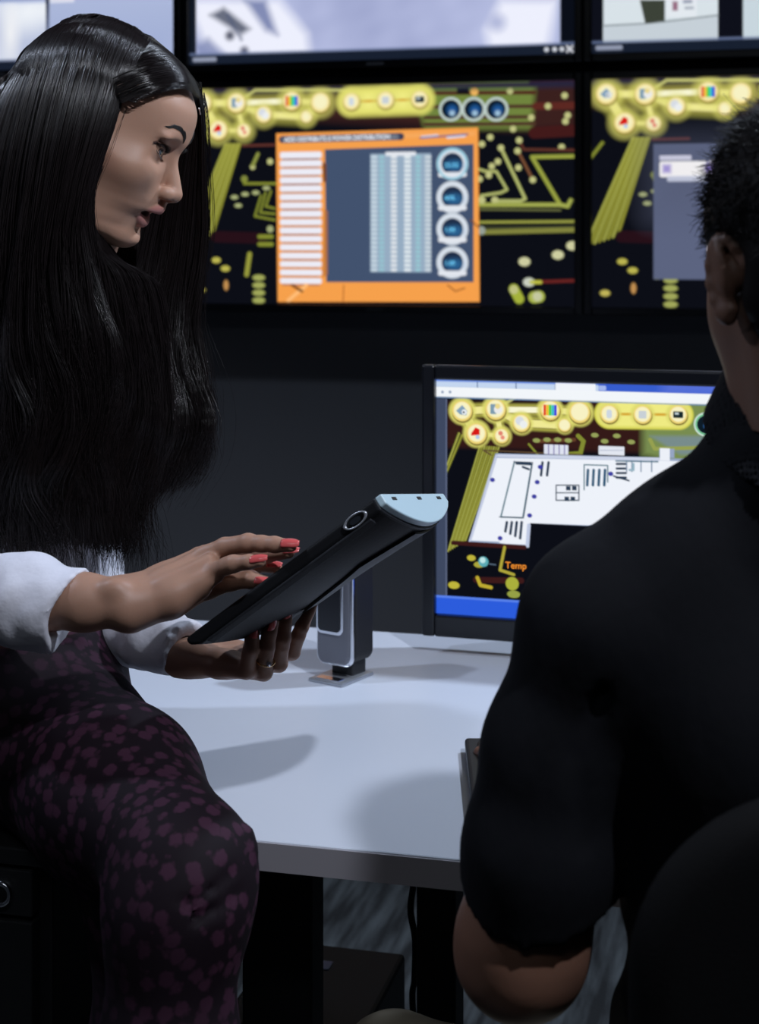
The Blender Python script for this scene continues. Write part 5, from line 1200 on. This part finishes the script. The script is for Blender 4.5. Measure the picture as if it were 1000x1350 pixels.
def man_trousers():
    F_ = Field((-.12, .95, .0), (.80, 1.95, .78), .008)
    F_.cone((.26, 1.20, .55), (.40, 1.20, .55), .12, .12, .05)
    F_.chain([(.24, 1.22, .55, .09), (.06, 1.39, .560, .062), (.014, 1.435, .566, .049), (.02, 1.50, .30, .053), (.03, 1.70, .08, .05)], .025)
    F_.chain([(.42, 1.24, .53, .09), (.52, 1.67, .52, .058), (.53, 1.70, .30, .055), (.54, 1.74, .08, .05)], .03)
    F_.plane_cut((0, 0, .05), (0, 0, -1)); return F_.mesh()
V2, Q2 = man_trousers(); mesh_obj('trousers', xf(V2)-MO, Q2, M_KHAKI, man)
def man_shoe(x):
    F_ = Field((x-.07, 1.64, -.004), (x+.07, 1.98, .12), .006)
    F_.chain([(x, 1.73, .045, .04), (x, 1.82, .04, .04), (x, 1.90, .03, .032)], .02)
    F_.plane_cut((0, 0, .003), (0, 0, -1)); return F_.mesh()
for x in (.03, .54): V2, Q2 = man_shoe(x); mesh_obj('shoe', xf(V2)-MO, Q2, M_BLACK, man)
# hair: scalp mass plus short textured tufts
def man_hair():
    F_ = Field(pt(915, 500, 1.02)-np.array((.01, 0, 0)), pt(1235, 40, 1.02)*np.array((1, 0, 1))+np.array((.08, 1.32, .03)), .003)
    F_.ell(pt(1069, 286, 1.155), (.0745, .091, .089), .01); F_.ell(pt(1072, 335, 1.150), (.0665, .076, .066), .02); F_.ell(pt(1070, 400, 1.13), (.052, .055, .05), .03)
    sl, X, Y, Z = F_.full(); F_.put(sl, (Y-1.235-.15*(Z-1.30))*.9, .01, 'cut')
    F_.ell(pt(945, 374, 1.140), (.017, .040, .038), .008, 'sub'); F_.ell(pt(946, 400, 1.20), (.02, .03, .03), .006, 'sub'); F_.ell(pt(948, 430, 1.16), (.026, .05, .035), .01, 'sub')
    F_.noise(.0016, 130, 41); return F_.mesh()
Vm, Qm = man_hair(); mh = mesh_obj('hair', xf(Vm)-MO, Qm, M_MHAIR, man)
hs = []; cen = pt(1074, 290, 1.16)
sel = rng.integers(0, len(Vm), 9000)
for i in sel:
    p = Vm[i]; nrm = (p-cen)/np.array((.0066, .0085, .0095)); nrm = nrm/np.linalg.norm(nrm); z = (p[2]-cen[2])/.1
    if z < -.75 or np.linalg.norm((p-pt(948, 370, 1.135))*np.array((1, .6, 1))) < .036: continue
    L_ = .004+.007*np.clip(z+.15, 0, 1)+.003*rng.random(); dr = nrm*.55+np.array((rng.normal()*.35, rng.normal()*.3, -.55+rng.normal()*.3)); dr /= np.linalg.norm(dr)
    cu_ = rng.normal(size=3)*.45; t = np.linspace(0, 1, 6)[:, None]; P = p-nrm*.001+dr*L_*t+cu_*L_*t*t+nrm*L_*.25*t
    hs.append((xf(P)-MO, np.linspace(.55, .12, 6)*1e-3))
tubes('hair_tufts', hs, M_MHAIR, mh)

# right hand is part of the same figure
for o in list(man.children):
    if o.name.startswith('body'):
        me = o.data; nv = len(me.vertices); co = np.zeros(nv*3, np.float32); me.vertices.foreach_get('co', co); li = np.zeros(len(me.loops), np.int32); me.loops.foreach_get('vertex_index', li)
        cc = np.zeros(nv*4, np.float32); me.color_attributes['col'].data.foreach_get('color', cc)
        bpy.data.objects.remove(o); join_parts('body', [(co.reshape(-1, 3), li.reshape(-1, 4), cc.reshape(-1, 4)[:, :3]), (xf(V)-MO, Q, np.tile(SKM, (len(V), 1)))], M_SKIN, man); break

# ------------------------------------------------------------------ office chair
cp_ = pt(1185, 1200, .975); cz_ = 0
chair = empty('office_chair', W3((cp_[0], 1.16, 0)), 'black office chair with rounded backrest behind the seated man', 'chair')
CO = np.array(chair.location)
def cfield(lo, hi, h, fn):
    F_ = Field(lo, hi, h); fn(F_); V, Q = F_.mesh(); return xf(V)-CO, Q
bx_, by_ = cp_[0], .975
def backrest(F_):
    sl, X, Y, Z = F_.full(); x = np.abs(X-bx_); z = Z-.70; zt = z; hx, hz, r = .165, .285, .125
    qx, qz = x-(hx-r), np.abs(zt)-(hz-r); d2 = np.sqrt(np.maximum(qx, 0)**2+np.maximum(qz, 0)**2)+np.minimum(np.maximum(qx, qz), 0)-r
    yy = Y-by_-.35*x*x*2; dy_ = np.abs(yy)-.020; F_.put(sl, F_smax(d2, dy_, .03).astype(np.float32), 0)
V2, Q2 = cfield((bx_-.22, .90, .36), (bx_+.22, 1.08, 1.05), .005, backrest); mesh_obj('backrest', V2, Q2, M_CHAIR, chair)
def seat(F_):
    sl, X, Y, Z = F_.full(); x, y = np.abs(X-.33)-.17, np.abs(Y-1.22)-.17; d2 = np.hypot(np.maximum(x, 0), np.maximum(y, 0))-.06; F_.put(sl, F_smax(d2+0*Z, np.abs(Z-.43)-.035+0*X, .04).astype(np.float32), 0)
V2, Q2 = cfield((.06, .94, .36), (.60, 1.50, .50), .006, seat); mesh_obj('seat', V2, Q2, M_CHAIR, chair)
def lowers(F_):
    F_.cone((.33, 1.2, .40), (.33, 1.2, .08), .028, .028, .01)
V2, Q2 = cfield((.26, 1.14, .04), (.40, 1.26, .44), .005, lowers); mesh_obj('gas_column', V2, Q2, M_BLACKM, chair)
def spine(F_): F_.chain([(.33, 1.18, .39, .02), ((.33+bx_)/2, .99, .40, .02), (bx_, .945, .60, .02)], .02)
V2, Q2 = cfield((.2, .88, .34), (.45, 1.24, .66), .005, spine); mesh_obj('back_support', V2, Q2, M_BLACKM, chair)
for i in range(5):
    a = 2*math.pi*i/5+.3; e = np.array((.33+.28*math.cos(a), 1.2+.28*math.sin(a)))
    V2, Q2 = cfield((e[0]-.32, e[1]-.32, .0), (e[0]+.32, e[1]+.32, .14), .006, lambda F_: F_.cone((.33, 1.2, .09), (e[0], e[1], .075), .022, .016, .01)); leg = mesh_obj('leg', V2, Q2, M_BLACKM, chair)
    V2, Q2 = cfield((e[0]-.04, e[1]-.04, -.005), (e[0]+.04, e[1]+.04, .07), .004, lambda F_: F_.ell((e[0], e[1], .030), (.026, .022, .029), .004)); mesh_obj('caster', V2, Q2, M_BLACK, leg)
bpy.context.view_layer.update()
